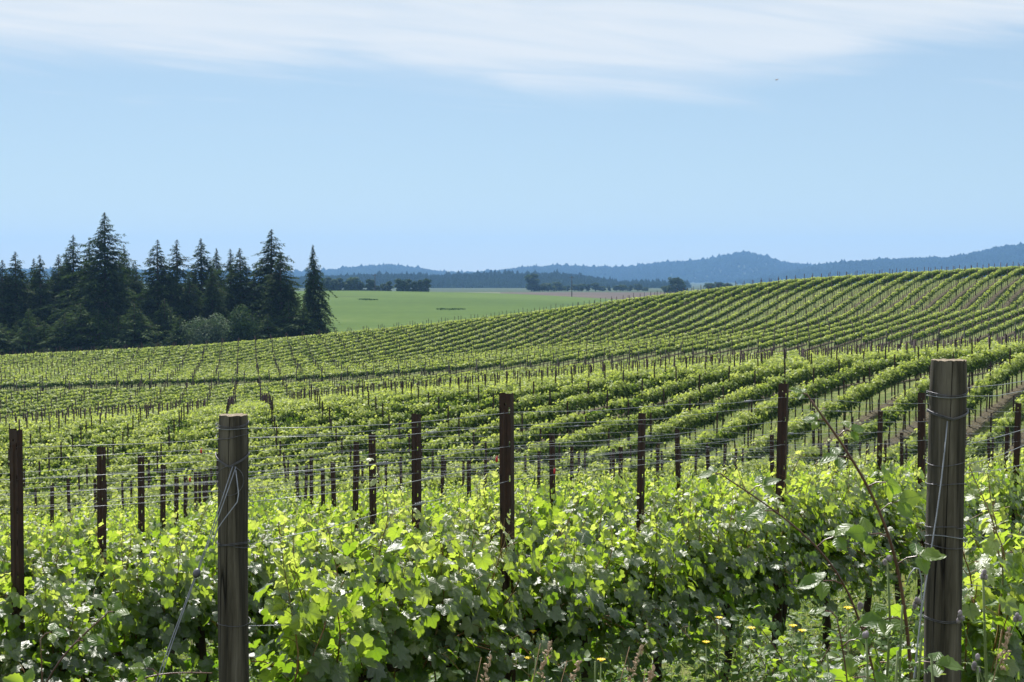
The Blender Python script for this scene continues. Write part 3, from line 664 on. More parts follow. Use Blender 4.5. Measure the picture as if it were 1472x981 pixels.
# ------------------------------------------------------------------ steel posts (local: z up, x across the row)
def steel_post_mesh(h=2.05):
    xs = [-.030, -.0268, -.0200, -.005, .005, .0200, .0268, .030]
    zs = [-.25]; top = 1.85; slots = []
    k = 0
    marks = [top - .075 - .151 * j for j in range(11)]
    zset = {-.25, top}
    for s_ in marks: zset |= {s_ - .014, s_ + .014}
    zset |= {top - .054, top - .044}
    zs = sorted(zset); V = []; q = []
    for z_ in zs:
        for x_ in xs: V.append((x_, 0, z_))
    nx = len(xs)
    for a in range(len(zs) - 1):
        zc = (zs[a] + zs[a + 1]) / 2
        for b in range(nx - 1):
            xc = (xs[b] + xs[b + 1]) / 2
            if any(abs(zc - s_) < .014 for s_ in marks) and (b in (1, 5)): continue
            if abs(zc - (top - .049)) < .005 and b == 3: continue
            q.append((a * nx + b, a * nx + b + 1, (a + 1) * nx + b + 1, (a + 1) * nx + b))
    m_ = MB(); m_.add(V, q)
    # side flanges and returns (thin sheet)
    for sx in (-1, 1):
        m_.add([(sx * .030, 0, -.25), (sx * .027, .032, -.25), (sx * .027, .032, top), (sx * .030, 0, top)], [(0, 1, 2, 3)])
        m_.add([(sx * .027, .032, -.25), (sx * .017, .033, -.25), (sx * .017, .033, top), (sx * .027, .032, top)], [(0, 1, 2, 3)])
    # stiffening rib
    m_.add([(-.008, -.001, -.25), (0, -.006, -.25), (.008, -.001, -.25), (-.008, -.001, top - .07), (0, -.006, top - .07), (.008, -.001, top - .07)], [(0, 1, 4, 3), (1, 2, 5, 4)])
    return m_.build('steel_post', MT['rust'], None, False, link=False)
sp_me = steel_post_mesh()
posts.sort(key=lambda p: p[2]); pin = []; prest = []; cnt = {}
n_in = 0
for p in posts:
    if n_in < 292 and (infr(p[1], p[2]) or p[2] < 12): pin.append(p); n_in += infr(p[1], p[2])
    else: prest.append(p)
print('individual posts to', pin[-1][2], len(pin))
pin.sort(key=lambda p: (p[0], p[2]))
# measured tops (photo rows) of the nearest posts
tops = {(1, 0): 565, (1, 1): 552, (1, 2): 565, (1, 3): 580, (2, 0): 617, (2, 1): 595, (2, 2): 595, (2, 3): 614, (3, 0): 642, (3, 1): 623, (3, 2): 623, (3, 3): 618}
posttop = {}
kk = {}
for (i, x, y) in pin:
    vis = infr(x, y)
    bx, by = rowbase[i]; idx = int(round(((x - bx) * DX + (y - by) * DY) / SP))
    z = hw(x, y)
    if (i, idx) in tops: z = P(736, tops[(i, idx)], y).z - 1.85
    else: z += rs.uniform(-.07, .07) if y > 12 else 0
    posttop[(i, idx)] = z + 1.85
    o = add_obj('steel_post', sp_me, None, (x, y, z)); o.rotation_euler = (rad(rs.normal(0, .8)), rad(rs.normal(0, .8)), ROWA - math.pi / 2 + rad(rs.normal(0, 5)))
    kk[i] = kk.get(i, 0) + vis
    if vis and i <= 5 and kk[i] <= 7: lab = 'rusty notched steel post, %s along %s' % (order(kk[i]), rowshort(i))
    elif vis and i <= 5: lab = 'thin rusty steel post at right end of %s' % rowshort(i)
    elif vis: lab = 'thin dark steel trellis post standing in %s' % rowphrase(i)
    else: lab = 'rusty steel post outside the picture in %s' % rowshort(i)
    tag(o, lab, 'trellis post', 'steel posts in vine row %d' % (i + 1) if vis else 'steel posts beside the picture in row %d' % (i + 1))
mb = MB(); 
A = np.array([(p[1], p[2]) for p in prest]); zz = HW(A[:, 0], A[:, 1]); r = np.random.RandomState(5); m_ = len(A)
w_ = .033; cs = np.array([(-1, -1), (1, -1), (1, 1), (-1, 1)]) * w_; hh = 1.85 + r.normal(0, .07, m_); lean = r.normal(0, .035, (m_, 2))
low = np.stack([A[:, 0][:, None] + cs[:, 0], A[:, 1][:, None] + cs[:, 1], (zz - .2)[:, None] + 0 * cs[:, 0]], -1)
hig = np.stack([(A[:, 0] + lean[:, 0])[:, None] + cs[:, 0], (A[:, 1] + lean[:, 1])[:, None] + cs[:, 1], (zz + hh)[:, None] + 0 * cs[:, 0]], -1)
q = np.array([(0, 1, 5, 4), (1, 2, 6, 5), (2, 3, 7, 6), (3, 0, 4, 7), (4, 5, 6, 7)])
ob = mesh_np('distant_trellis_posts', np.concatenate([low, hig], 1).reshape(-1, 3), (q[None] + (np.arange(m_) * 8)[:, None, None]).reshape(-1, 4), MT['rust'])
tag(ob, 'countless thin dark trellis posts dotting the farther vine rows', 'trellis posts', None, 'stuff')

# ------------------------------------------------------------------ wooden end posts
def wood_post(px_top, py_top, y, dia_px, label, seed):
    top = P(px_top, py_top, y); g_ = hw(top.x, y); h = top.z - g_; R_ = dia_px / F * y / 2; r = np.random.RandomState(seed)
    root = empty('wooden_end_post', (top.x, y, g_)); tag(root, label, 'fence post', 'wooden end posts of the front rows')
    k = 40; nz = 24; V = []; prof_ = np.ones(k)
    for j in range(k): prof_[j] = 1 + .012 * math.sin(j * 2 * math.pi / k * 3 + seed) + r.normal(0, .004)
    for c_ in (int(k * .62), int(k * .80), int(k * .30)): prof_[c_] -= .035
    for a in range(nz + 1):
        zz_ = -.25 + (h + .25) * a / nz; tp = 1.035 - .035 * a / nz
        for j in range(k):
            an = j * 2 * math.pi / k; q_ = R_ * prof_[j] * tp * (1 + .006 * math.sin(a * .9 + j * .3))
            if a == nz: q_ -= .003
            V.append((q_ * math.cos(an) + .004 * math.sin(a * .3), q_ * math.sin(an), zz_ + (r.normal(0, .0012) if a == nz else 0)))
    q = [(a * k + j, a * k + (j + 1) % k, (a + 1) * k + (j + 1) % k, (a + 1) * k + j) for a in range(nz) for j in range(k)]
    body = mesh_np('post_body', np.array(V), np.array(q), MT['wood'], root, True)
    cap = []; cap += [V[nz * k + j] for j in range(k)]; cap += [(x_ * .5, y_ * .5, z_ - .0015) for x_, y_, z_ in cap[:k]]; cap.append((0, 0, h - .003))
    t = [(2 * k, k + j, k + (j + 1) % k) for j in range(k)]
    qq = [(j, (j + 1) % k, k + (j + 1) % k, k + j) for j in range(k)]
    mesh_np('cut_top', np.array(cap) + np.array((0, 0, .0008)), [np.array(qq), np.array(t)], MT['wood_end'], root, False)
    return root, R_, h
WL, RL, hL = wood_post(334, 597, 4.85, 43, 'left weathered wooden end post with looped wires and a guy wire', 1)
WR, RR, hR = wood_post(1362, 518, 4.0, 52, 'right weathered wooden end post, thicker and taller in the picture', 2)
def wrap(root, R_, zloc, name, matk, turns=1.0, tilt=0, wob=.004, a0=0, rw=.0016, seed=0):
    r = np.random.RandomState(seed); n = int(28 * turns); pts = []
    for j in range(n + 1):
        a = a0 + j / 28 * 2 * math.pi; pts.append(((R_ + .0035) * 1.02 * math.cos(a), (R_ + .0035) * 1.02 * math.sin(a), zloc + tilt * math.sin(a + .4) + wob * math.sin(a * 2 + seed) + .004 * j / 28))
    m_ = MB(); m_.tube(pts, rw * .8, 5); return m_.build(name, MT[matk], root, True)
def zl(py, root, y): return P(736, py, y).z - root.location.z
yl_ = 4.85 - RL; yr_ = 4.0 - RR
for (py, tl, tn, mk, sd2) in ((614, .004, 2, 'dark_wire', 1), (620, -.008, 1, 'wire', 2), (628, .006, 1, 'dark_wire', 3), (784, .003, 2, 'dark_wire', 4), (789, -.004, 1, 'dark_wire', 5), (900, .006, 1, 'dark_wire', 6)):
    wrap(WL, RL, zl(py, WL, yl_), 'wire_wrap', mk, tn, tl, .004, sd2, .0016, sd2)
for (py, tl, tn, mk, sd2) in ((568, .006, 2, 'dark_wire', 1), (574, -.006, 1, 'wire', 2), (668, .003, 1, 'dark_wire', 3), (699, -.002, 1, 'dark_wire', 4), (760, .003, 1, 'dark_wire', 5), (777, -.006, 1, 'wire', 6), (788, .002, 1, 'dark_wire', 7), (897, -.004, 2, 'dark_wire', 8)):
    wrap(WR, RR, zl(py, WR, yr_), 'wire_wrap', mk, tn, tl, .004, sd2, .0016, sd2)
# V-shaped slings that hold the guy wires, and the staple blocks
def sling(root, R_, y, py_knot, py_side, loop=True):
    zk = zl(py_knot, root, y - R_); zs_ = zl(py_side, root, y); m_ = MB(); e = R_ + .006
    for k_ in range(2):
        pts = []
        for j in range(17):
            a = math.pi + math.pi * j / 16 ; f = 1 - abs(j - 8) / 8
            pts.append((e * math.cos(a), e * math.sin(a) - .002 * k_, zs_ + (zk - zs_) * f ** 1.1 + .004 * k_))
        m_.tube(pts, .0018, 5)
    if loop:
        pts = [(.9 * R_ * math.sin(a) , -e * (1 - .25 * abs(math.sin(a))) - .004, zk - .045 + .05 * math.cos(a)) for a in np.linspace(0, 2 * math.pi, 24)]
        m_.tube(pts, .0014, 5)
    m_.build('wire_sling', MT['dark_wire'], root, True); return zk
zkL = sling(WL, RL, 4.85, 672, 652); zkR = sling(WR, RR, 4.0, 604, 590, False)
# guy wires
def guy(a, b, label, double, bead_t=None, tailpts=None, name='guy_wire'):
    m_ = MB(); a = Vector(a); b = Vector(b)
    root = empty(name, b); tag(root, label, 'wire')
    offs = [(-.004, 0, 0), (.004, 0, 0)] if double else [(0, 0, 0)]
    for j, of in enumerate(offs):
        pts = []
        for k_ in range(13):
            tt = k_ / 12; p = a.lerp(b, tt) + Vector(of) * (1 if tt < .95 else .2) + Vector((.004 * math.sin(tt * 9 + j), 0, 0)); pts.append(tuple(p - b))
        m_.tube(pts, .0019, 5)
    m_.build('wire_strand', MT['wire'], root, True)
    if bead_t is not None:
        p = a.lerp(b, bead_t) - b; c_ = MB(); dirv = np.array((b - a).normalized())
        c_.tube([np.array(p) - dirv * .016, np.array(p) - dirv * .010, np.array(p), np.array(p) + dirv * .010, np.array(p) + dirv * .016], [.004, .011, .013, .011, .004], 10)
        c_.build('tensioner', MT['dark_wire'], root, True)
    if tailpts:
        c_ = MB(); c_.tube([tuple(Vector(q_) - b) for q_ in tailpts], .0019, 5); c_.build('wire_tail', MT['wire'], root, True)
    return root
aL = P(336, 671, 4.85 - RL - .01); bL = P(229, 978, 4.50); eL = bL + (bL - aL) * .9
eL.z = max(eL.z, hw(eL.x, eL.y) - .1)
guy(aL, eL, 'double guy wire with round tensioner running down from the left wooden post', True, .27, [P(339, 676, 4.76), P(343, 710, 4.75), P(341, 722, 4.74), P(320, 750, 4.69), P(312, 762, 4.69), P(305, 785, 4.66)])
aR = P(1362, 606, 4.0 - RR - .01); mR = P(1340, 760, 3.86); bR = P(1316, 900, 3.74); eR = P(1305, 1010, 3.65); eR2 = eR + (eR - bR) * 1.6; eR2.z = max(eR2.z, hw(eR2.x, eR2.y) - .1)
guy(aR, eR2, 'single stiff guy wire slanting down the face of the right wooden post', False, None, [P(1316, 975, 3.68), P(1319, 930, 3.7), P(1325, 870, 3.73), P(1325, 835, 3.74), P(1321, 818, 3.74), P(1315, 817, 3.74), P(1308, 826, 3.74), P(1303, 842, 3.74)])

# ------------------------------------------------------------------ trellis wires
def postpos(i, k): return rowbase[i][0] + DX * SP * k, rowbase[i][1] + DY * SP * k
def top_at(i, k):
    x, y = postpos(i, k); return posttop.get((i, k), hw(x, y) + 1.85)
wn = ['top', 'second', 'third', 'fourth', 'lowest visible']
wi = 0
for i in range(0, 7):
    drops = [.085, .150, .235, .315, .385, .95] if i < 5 else [.085, .235, .385, .95]
    names_ = ['topmost', 'second highest', 'third highest', 'fourth highest', 'fifth highest', 'lowest, cordon carrying'] if i < 5 else ['topmost', 'second highest', 'third highest', 'lowest, cordon carrying']
    for w_, dr in enumerate(drops):
        rr = np.random.RandomState(i * 10 + w_); pts = []
        ks = [k for k in range(-20, 40) if (lambda p: 1 < p[1] < 60 and abs(p[0] / p[1]) < .44 + 1 / p[1])(postpos(i, k))]
        ks = [k for k in ks if (postpos(i, k)[0] - endline(i)[0]) * DX + (postpos(i, k)[1] - endline(i)[1]) * DY > .5]
        if i == 0: ks = [0, 1]
        if not ks: continue
        if i == 1: 
            pyw = [616, 630, 684, 722, 783, 900][w_]; pp = P(357, pyw, 4.85); pts.append(pp)
        if i == 0:
            pyw = [558, 570, 640, 668, 680, 840][w_]; pts.append(P(1389, pyw, 4.0))
        for k in ks:
            x, y = postpos(i, k); z = top_at(i, k) - dr; v = Vector((x - .03 * NX * (1 if w_ % 2 else -1), y - .03 * NY * (1 if w_ % 2 else -1), z))
            if pts:
                a = pts[-1]; 
                for tt in (.25, .5, .75):
                    b_ = a.lerp(v, tt); b_.z -= .018 * 4 * tt * (1 - tt) * rr.uniform(.2, 1.3); b_.z += rr.normal(0, .002); pts.append(b_)
            pts.append(v)
        o0 = pts[0]; root = empty('trellis_wire', o0)
        m_ = MB(); m_.tube([tuple(p - o0) for p in pts], .0011 if i < 3 else .0013, 4); m_.build('wire_strand', MT['wire'], root, True)
        for s_ in range(2 if i in (1, 2, 3) else 0):     # twisted splice
            j = rr.randint(2, max(3, min(len(pts) - 2, 12))); a = pts[j - 1]; b_ = pts[j]; dv = (b_ - a).normalized(); c0 = a.lerp(b_, rr.uniform(.2, .8)) - o0; c_ = MB(); 
            q = [tuple(c0 + dv * (.0025 * n_) + Vector((0, 0, 1)) * .006 * math.sin(n_ * 1.5) + dv.cross(Vector((0, 0, 1))) * .006 * math.cos(n_ * 1.5)) for n_ in range(32)]
            c_.tube(q, .0013, 4); c_.build('wire_splice', MT['wire'], root, True)
        ph_ = {0: 'running right from the right wooden post', 1: 'running from the left wooden post past the centre steel post'}.get(i, 'strung along the %s vine row back' % order(i))
        tag(root, '%s galvanised wire %s' % (names_[w_], ph_), 'wire', 'trellis wires of vine row %d' % (i + 1))

# headland end posts on both sides of the grass track
def end_post_mesh():
    m_ = MB(); m_.tube([(0, 0, -.3), (0, 0, .8), (0.01, 0, 1.9)], [.06, .055, .052], 10); return m_.build('wooden_end_post', MT['wood'], None, True, link=False)
ep = end_post_mesh(); 
for i in range(8, 86):
    bx, by = rowbase[i]
    for yy, side in ((133.7, 'near'), (141.3, 'far')):
        x = bx + DX / DY * (yy - by)
        if abs(x / yy) > .375: continue
        ob = add_obj('wooden_end_post', ep, None, (x, yy, hw(x, yy))); ob.rotation_euler = (rad(rs.normal(0, 2)), rad(rs.normal(0, 2)), rs.uniform(0, 6))
        tag(ob, 'small grey wooden end post along the %s side of the grass track' % side, 'fence post', 'wooden end posts on the %s side of the track' % side)

# ------------------------------------------------------------------ conifers
def conifer_meshes(seed, H, R_, base=.08, nbr=210, irregular=.3, droop=.35, matk='conifer', sz=.42, per=15, top_bare=0):
    r = np.random.RandomState(seed); tk = MB()
    pts = [(.02 * H * .2 * math.sin(j * 1.1 + seed) * .3, 0, H * j / 8 - (.3 if j == 0 else 0)) for j in range(9)]
    tk.tube(pts, np.linspace(H * .017, H * .002, 9), 7)
    pp, ff, nn, ss, rr = [], [], [], [], []
    sect = r.uniform(.5, 1.35, 24)
    for b in range(nbr):
        t_ = base + (1 - base) * (b + r.rand()) / nbr; t_ = 1 - (1 - t_) ** 1.0
        a = r.uniform(0, 2 * math.pi)
        prof_ = min(1, (1 - t_) * 1.35) ** 1.0 * (1 - math.exp(-(t_ - base + .08) * 12))
        if t_ < .93 and r.rand() < .07 * irregular / .4: prof_ = prof_ * 1.35 + .06
        Lb = R_ * prof_ * sect[int(a / 6.2832 * 8) % 8 + 8 * int(t_ * 3 % 3)] * r.uniform(1 - irregular, 1 + irregular * .6) + .10 + .35 * (1 - t_)
        z0 = H * t_; d = np.array([math.cos(a), math.sin(a), 0]); npt = max(3, int(per * (Lb / R_) ** .7))
        up0 = .25 - droop * (1 - t_) * 1.2
        s = r.uniform(.12, 1, npt) ** .8; wid_ = (1 - s) * .22 * Lb + .10 * min(1, Lb)
        lat = r.normal(0, 1, npt) * wid_; perp = np.array([-d[1], d[0], 0])
        p = d * (s * Lb)[:, None] + perp * lat[:, None]; p[:, 2] = z0 + up0 * s * Lb - droop * .5 * s * s * Lb + r.normal(0, .10, npt) * min(1, Lb) - np.abs(lat) * .15
        pp.append(p); ff.append(d[None] * .8 + perp * np.sign(lat)[:, None] * .5 + np.array([0, 0, -.45]) + r.normal(0, .25, (npt, 3)))
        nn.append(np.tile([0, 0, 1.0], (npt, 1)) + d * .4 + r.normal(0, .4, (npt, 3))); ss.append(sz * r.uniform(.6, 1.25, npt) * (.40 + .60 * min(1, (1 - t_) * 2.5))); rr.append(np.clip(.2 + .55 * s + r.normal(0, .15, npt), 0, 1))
        if Lb > 1.0 and b % 2 == 0: tk.tube([(0, 0, z0), tuple(d * Lb * .5 + np.array([0, 0, z0 + up0 * .5 * Lb])), tuple(d * Lb * .95 + np.array([0, 0, z0 + up0 * Lb * .95 - droop * .45 * Lb]))], [.05, .03, .012], 3, False)
    T_ = (np.array([(0, -.5), (.22, -.1), (.16, .5), (0, 1.0), (-.16, .5), (-.22, -.1)]), np.array([(0, 1, 2, 3), (0, 3, 4, 5)]), np.zeros((0, 3), int))
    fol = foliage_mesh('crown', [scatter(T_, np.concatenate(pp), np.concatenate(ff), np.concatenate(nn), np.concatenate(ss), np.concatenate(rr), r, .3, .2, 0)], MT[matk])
    return fol, tk.build('trunk', MT['tree_bark'], None, True, link=False)
def tree(name, meshes, px, py_top, y, label, cat, group, H, base_h=None, rz=0, wsc=1.0):
    if name == 'conifer_tree' and meshes is not LONE: wsc *= 1.1 if meshes is BIG else 1.25
    top = P(px, py_top, y); g_ = hw(top.x, y) if base_h is None else base_h; s = (top.z - g_) / H
    root = empty(name, (top.x, y, g_), rz); root.scale = (s * wsc, s * wsc, s); add_obj('trunk', meshes[1], root); add_obj('crown', meshes[0], root)
    tag(root, label, cat, group); return root
CV = [conifer_meshes(21, 20, 6.0, .06, 420, .40, .45, per=44, sz=.46), conifer_meshes(22, 18, 4.4, .03, 360, .30, .40, per=38, sz=.43), conifer_meshes(23, 18, 4.9, .03, 360, .4, .35, per=38, sz=.43),
      conifer_meshes(24, 17, 3.8, .02, 330, .30, .5, per=36, sz=.42), conifer_meshes(25, 19, 5.2, .10, 350, .5, .45, per=40, sz=.45)]
CH = [20, 18, 18, 17, 19]
BIG = conifer_meshes(31, 22, 7.2, .10, 520, .5, .36, per=52, sz=.46); LONE = conifer_meshes(33, 16, 3.6, .02, 420, .35, .8, per=38, sz=.40)
YV = [conifer_meshes(41, 6, 1.9, .0, 150, .4, .2, 'young_conifer', .26, 24), conifer_meshes(42, 6, 1.6, .0, 150, .45, .15, 'young_conifer', .24, 24)]
G_ = 'conifers at the edge of the wood left of the vineyard'
tree('conifer_tree', BIG, 150, 306, 214, 'tallest spreading conifer, ragged branches, bare trunk showing low down', 'tree', G_, 22, wsc=.98)
tree('conifer_tree', LONE, 450, 352, 210, 'lone narrow conifer with drooping branches at the right end of the wood', 'tree', G_, 16, wsc=.85)
named = [(105, 338, 222, 4, 'conifer with a bent thin top just left of the tallest tree', .8), (226, 345, 216, 1, 'dense pointed conifer first right of the tallest tree', 1.0), (254, 345, 218, 2, 'dense dark conifer second right of the tallest tree', .95),
         (289, 343, 222, 1, 'conifer with a small leaning tip, third right of the tallest tree', 1.0), (311, 357, 228, 4, 'thin grey topped conifer in the middle of the right clump', .7), (331, 358, 220, 2, 'dark conifer left of the pair of pointed tops', .9),
         (345, 357, 216, 3, 'slender pointed conifer right of the middle clump', 1.15), (390, 330, 216, 4, 'tall ragged conifer near the right end of the wood', 1.05), (403, 362, 211, 0, 'broad conifer under the tall ragged one at the right', .95),
         (22, 362, 218, 3, 'open topped conifer near the left edge of the picture', 1.1), (57, 367, 220, 2, 'short pointed conifer third from the left edge', .9), (49, 372, 226, 1, 'blunt dark conifer behind the short pointed one on the left', .9),
         (3, 374, 216, 1, 'dark conifer cut by the left edge of the picture', 1.1), (84, 366, 224, 3, 'thin conifer between the left group and the bent top tree', 1.0), (95, 362, 228, 1, 'tall thin conifer behind the bent top tree', .8),
         (196, 385, 222, 2, 'shorter conifer filling the gap right of the tallest tree', .9), (272, 392, 214, 2, 'shorter conifer between the second and third pointed conifers', .9), (420, 415, 210, 3, 'small conifer between the broad and the lone conifer', 1.0),
         (365, 398, 214, 0, 'short broad conifer under the slender pointed one', .9), (305, 385, 212, 0, 'middle clump conifer with wide lower branches', .85), (128, 350, 226, 1, 'conifer standing close behind the tallest tree on its left', .9), (178, 352, 224, 2, 'conifer standing close behind the tallest tree on its right', .85)]
for (px, py, y, v, lab, ws) in named: tree('conifer_tree', CV[v], px, py, y, lab, 'tree', G_, CH[v], rz=px * .37, wsc=ws)
r = np.random.RandomState(8)
for k in range(64):
    px = -60 + k * 7.8 + r.uniform(-5, 5)
    if px > 425: break
    py = (392 if px < 200 else 404) + r.uniform(-16, 16) + (12 if px > 200 else 0); v = r.randint(4) + (0)
    tree('conifer_tree', CV[v], px, py, r.uniform(228, 262), 'dark conifer in the shaded rear ranks of the wood', 'tree', 'rear conifers of the wood', CH[v], rz=r.uniform(0, 6), wsc=r.uniform(1.0, 1.4))
for k in range(44):
    px = -20 + k * 10.6 + r.uniform(-4, 4)
    if px > 440: break
    if 268 < px < 372: continue
    yy = r.uniform(203, 209); top = 500 - px * .08 - r.uniform(22, 56) * (1 if px < 330 else .7); v = r.randint(2)
    tree('young_conifer', YV[v], px, top, yy, 'low young conifer along the vineyard edge below the tall trees', 'tree', 'young conifers along the vineyard edge', 6, rz=r.uniform(0, 6), wsc=r.uniform(1.2, 1.9))
def round_meshes(seed, H, R_, matk, n=2600, sz=.3, lobes=9, trunk=.3):
    r = np.random.RandomState(seed); L_ = []
    for k in range(lobes):
        a = r.uniform(0, 6.283); q = r.uniform(.15, .62) * R_; L_.append((q * math.cos(a), q * math.sin(a), H * r.uniform(trunk, .78), R_ * r.uniform(.35, .58)))
    L_.append((0, 0, H * .8, R_ * .4)); L_ = np.array(L_); k = r.randint(0, len(L_), n); d = unit(r.normal(0, 1, (n, 3))); c = L_[k]
    p = c[:, :3] + d * (c[:, 3] * r.uniform(.55, 1.08, n))[:, None]; p[:, 2] = np.clip(p[:, 2], H * .05, H)
    tm = TM['quad']; fol = foliage_mesh('crown', [scatter(tm, p, d * .5 + r.normal(0, .5, (n, 3)) + np.array([0, 0, -.3]), d + np.array([0, 0, .4]) + r.normal(0, .35, (n, 3)), sz * r.uniform(.6, 1.3, n), r.rand(n), r, .2, .1, 0)], MT[matk])
    tk = MB(); tk.tube([(0, 0, -.3), (.1, 0, H * .4), (0, 0, H * .75)], [H * .03, H * .022, H * .01], 6)
    for q in L_[:5]: tk.tube([(0, 0, H * .3), tuple(q[:3])], [H * .014, H * .006], 4, False)
    return fol, tk.build('trunk', MT['tree_bark'], None, True, link=False)
WIL = round_meshes(51, 5.5, 2.8, 'willow', 6500, .16, 14, .1); OAK = round_meshes(52, 8, 3.6, 'broadleaf', 7000, .19, 14, .15)
tree('willow_bush', WIL, 285, 455, 203, 'pale silvery bush, the left one in front of the dark conifers', 'bush', 'pale bushes in front of the conifers', 5.5)
tree('willow_bush', WIL, 311, 450, 204, 'pale silvery bush, the right and taller one in front of the dark conifers', 'bush', 'pale bushes in front of the conifers', 5.5, rz=2)
tree('oak_tree', OAK, 347, 435, 205, 'round dark broadleaf tree right of the pale bushes', 'tree', None, 8)
# distant field trees
DT = [round_meshes(61, 10, 4.5, 'broadleaf', 900, .8), round_meshes(62, 12, 3.0, 'broadleaf', 900, .75, 9, .15), round_meshes(63, 9, 5, 'broadleaf', 900, .8)]; DH = [10, 12, 9]
dl = []
for k, x in enumerate((472, 480, 489, 499, 508, 519, 530, 541, 552, 560)): dl.append((x, 396 + (k * 5) % 9 + (6 if x > 535 else 0), 760, (1, 0, 1)[k % 3], 'leafy tree in the line along the top left of the green field', 'trees lined up behind the top left of the green field'))
for k, x in enumerate((573, 580, 588, 596, 604, 613)): dl.append((x, 398 + (k * 3) % 5, 740, 1, 'tall narrow tree in the compact clump right of the first tree line', 'tall trees clumped behind the green field'))
for k, x in enumerate((764, 772, 780, 788)): dl.append((x, 406 + (k * 3) % 4, 1100, (0, 2)[k % 2], 'round dark tree in the small clump in front of the wooded ridge', 'round trees clumped by the ploughed field'))
for k, x in enumerate((800, 807, 816, 826, 836, 846, 856, 866, 876, 886, 896, 906, 917, 928)): dl.append((x, 405 + (k * 5) % 6 + k * .25, 1150, (0, 2, 1)[k % 3], 'low tree in the dark hedge line behind the ploughed field', 'hedge line trees behind the ploughed field'))
dl.append((768, 391, 1100, 1, 'single taller pointed tree above the dark clump by the ridge', None))
dl.append((971, 398, 900, 0, 'large dark round tree standing alone by the pale far field', None))
for k, x in enumerate((958, 982, 1022, 1034, 1047)): dl.append((x, 411 - (k * 2) % 4 - (4 if x > 1000 else 0), 950, (2, 0)[k % 2], 'low dark tree peeping over the vineyard crest', 'low trees beyond the vineyard crest'))
for (x, y_, d, v, lab, grp) in dl: tree('field_tree', DT[v], x, y_, d, lab, 'tree', grp, DH[v], rz=x * .7, wsc=1.9 if d > 1000 else 1.5)
# utility poles
for (px, top, bot, d, lab) in ((539, 394, 424, 690, 'thin utility pole on the left part of the green field top edge'), (822, 397, 433, 640, 'taller utility pole standing at the right end of the green field')):
    a = P(px, top, d); b = hw(a.x, d); h = a.z - b; root = empty('utility_pole', (a.x, d, b)); m_ = MB(); m_.tube([(0, 0, -.5), (0, 0, h)], [.22, .15], 8); m_.build('pole', MT['tree_bark'], root, True)
    m_ = MB(); m_.box((0, -.2, h - .7), (2.6, .14, .16)); m_.build('crossarm', MT['tree_bark'], root)
    m_ = MB()
    for s in (-1.1, -.5, .5, 1.1): m_.tube([(s, -.2, h - .62), (s, -.2, h - .38)], [.06, .04], 6)
    m_.build('insulators', MT['wire'], root, True); tag(root, lab, 'utility pole', 'utility poles by the green field')
# a bird high in the sky
bp = P(1117, 115, 210); root = empty('bird', bp); root.rotation_euler = (rad(10), rad(-24), rad(10)); m_ = MB()
m_.tube([(-.28, 0, 0), (-.18, 0, .01), (0, 0, .02), (.16, 0, .02), (.24, 0, .035), (.30, 0, .03)], [.01, .045, .07, .05, .035, .008], 8)
for s in (-1, 1):
    V_ = [(.08, 0, .03), (-.1, 0, .03), (-.12, s * .28, .10), (.06, s * .28, .11), (-.16, s * .56, .05), (-.06, s * .58, .06)]
    m_.add(V_ + [(x_, y2, z_ - .012) for x_, y2, z_ in V_], [(0, 1, 2, 3), (3, 2, 4, 5), (6, 9, 8, 7), (9, 11, 10, 8), (0, 3, 9, 6), (3, 5, 11, 9), (1, 7, 8, 2), (2, 8, 10, 4)])
m_.build('body', MT['feather'], root, False); tag(root, 'tiny dark bird gliding below the white cloud', 'bird')

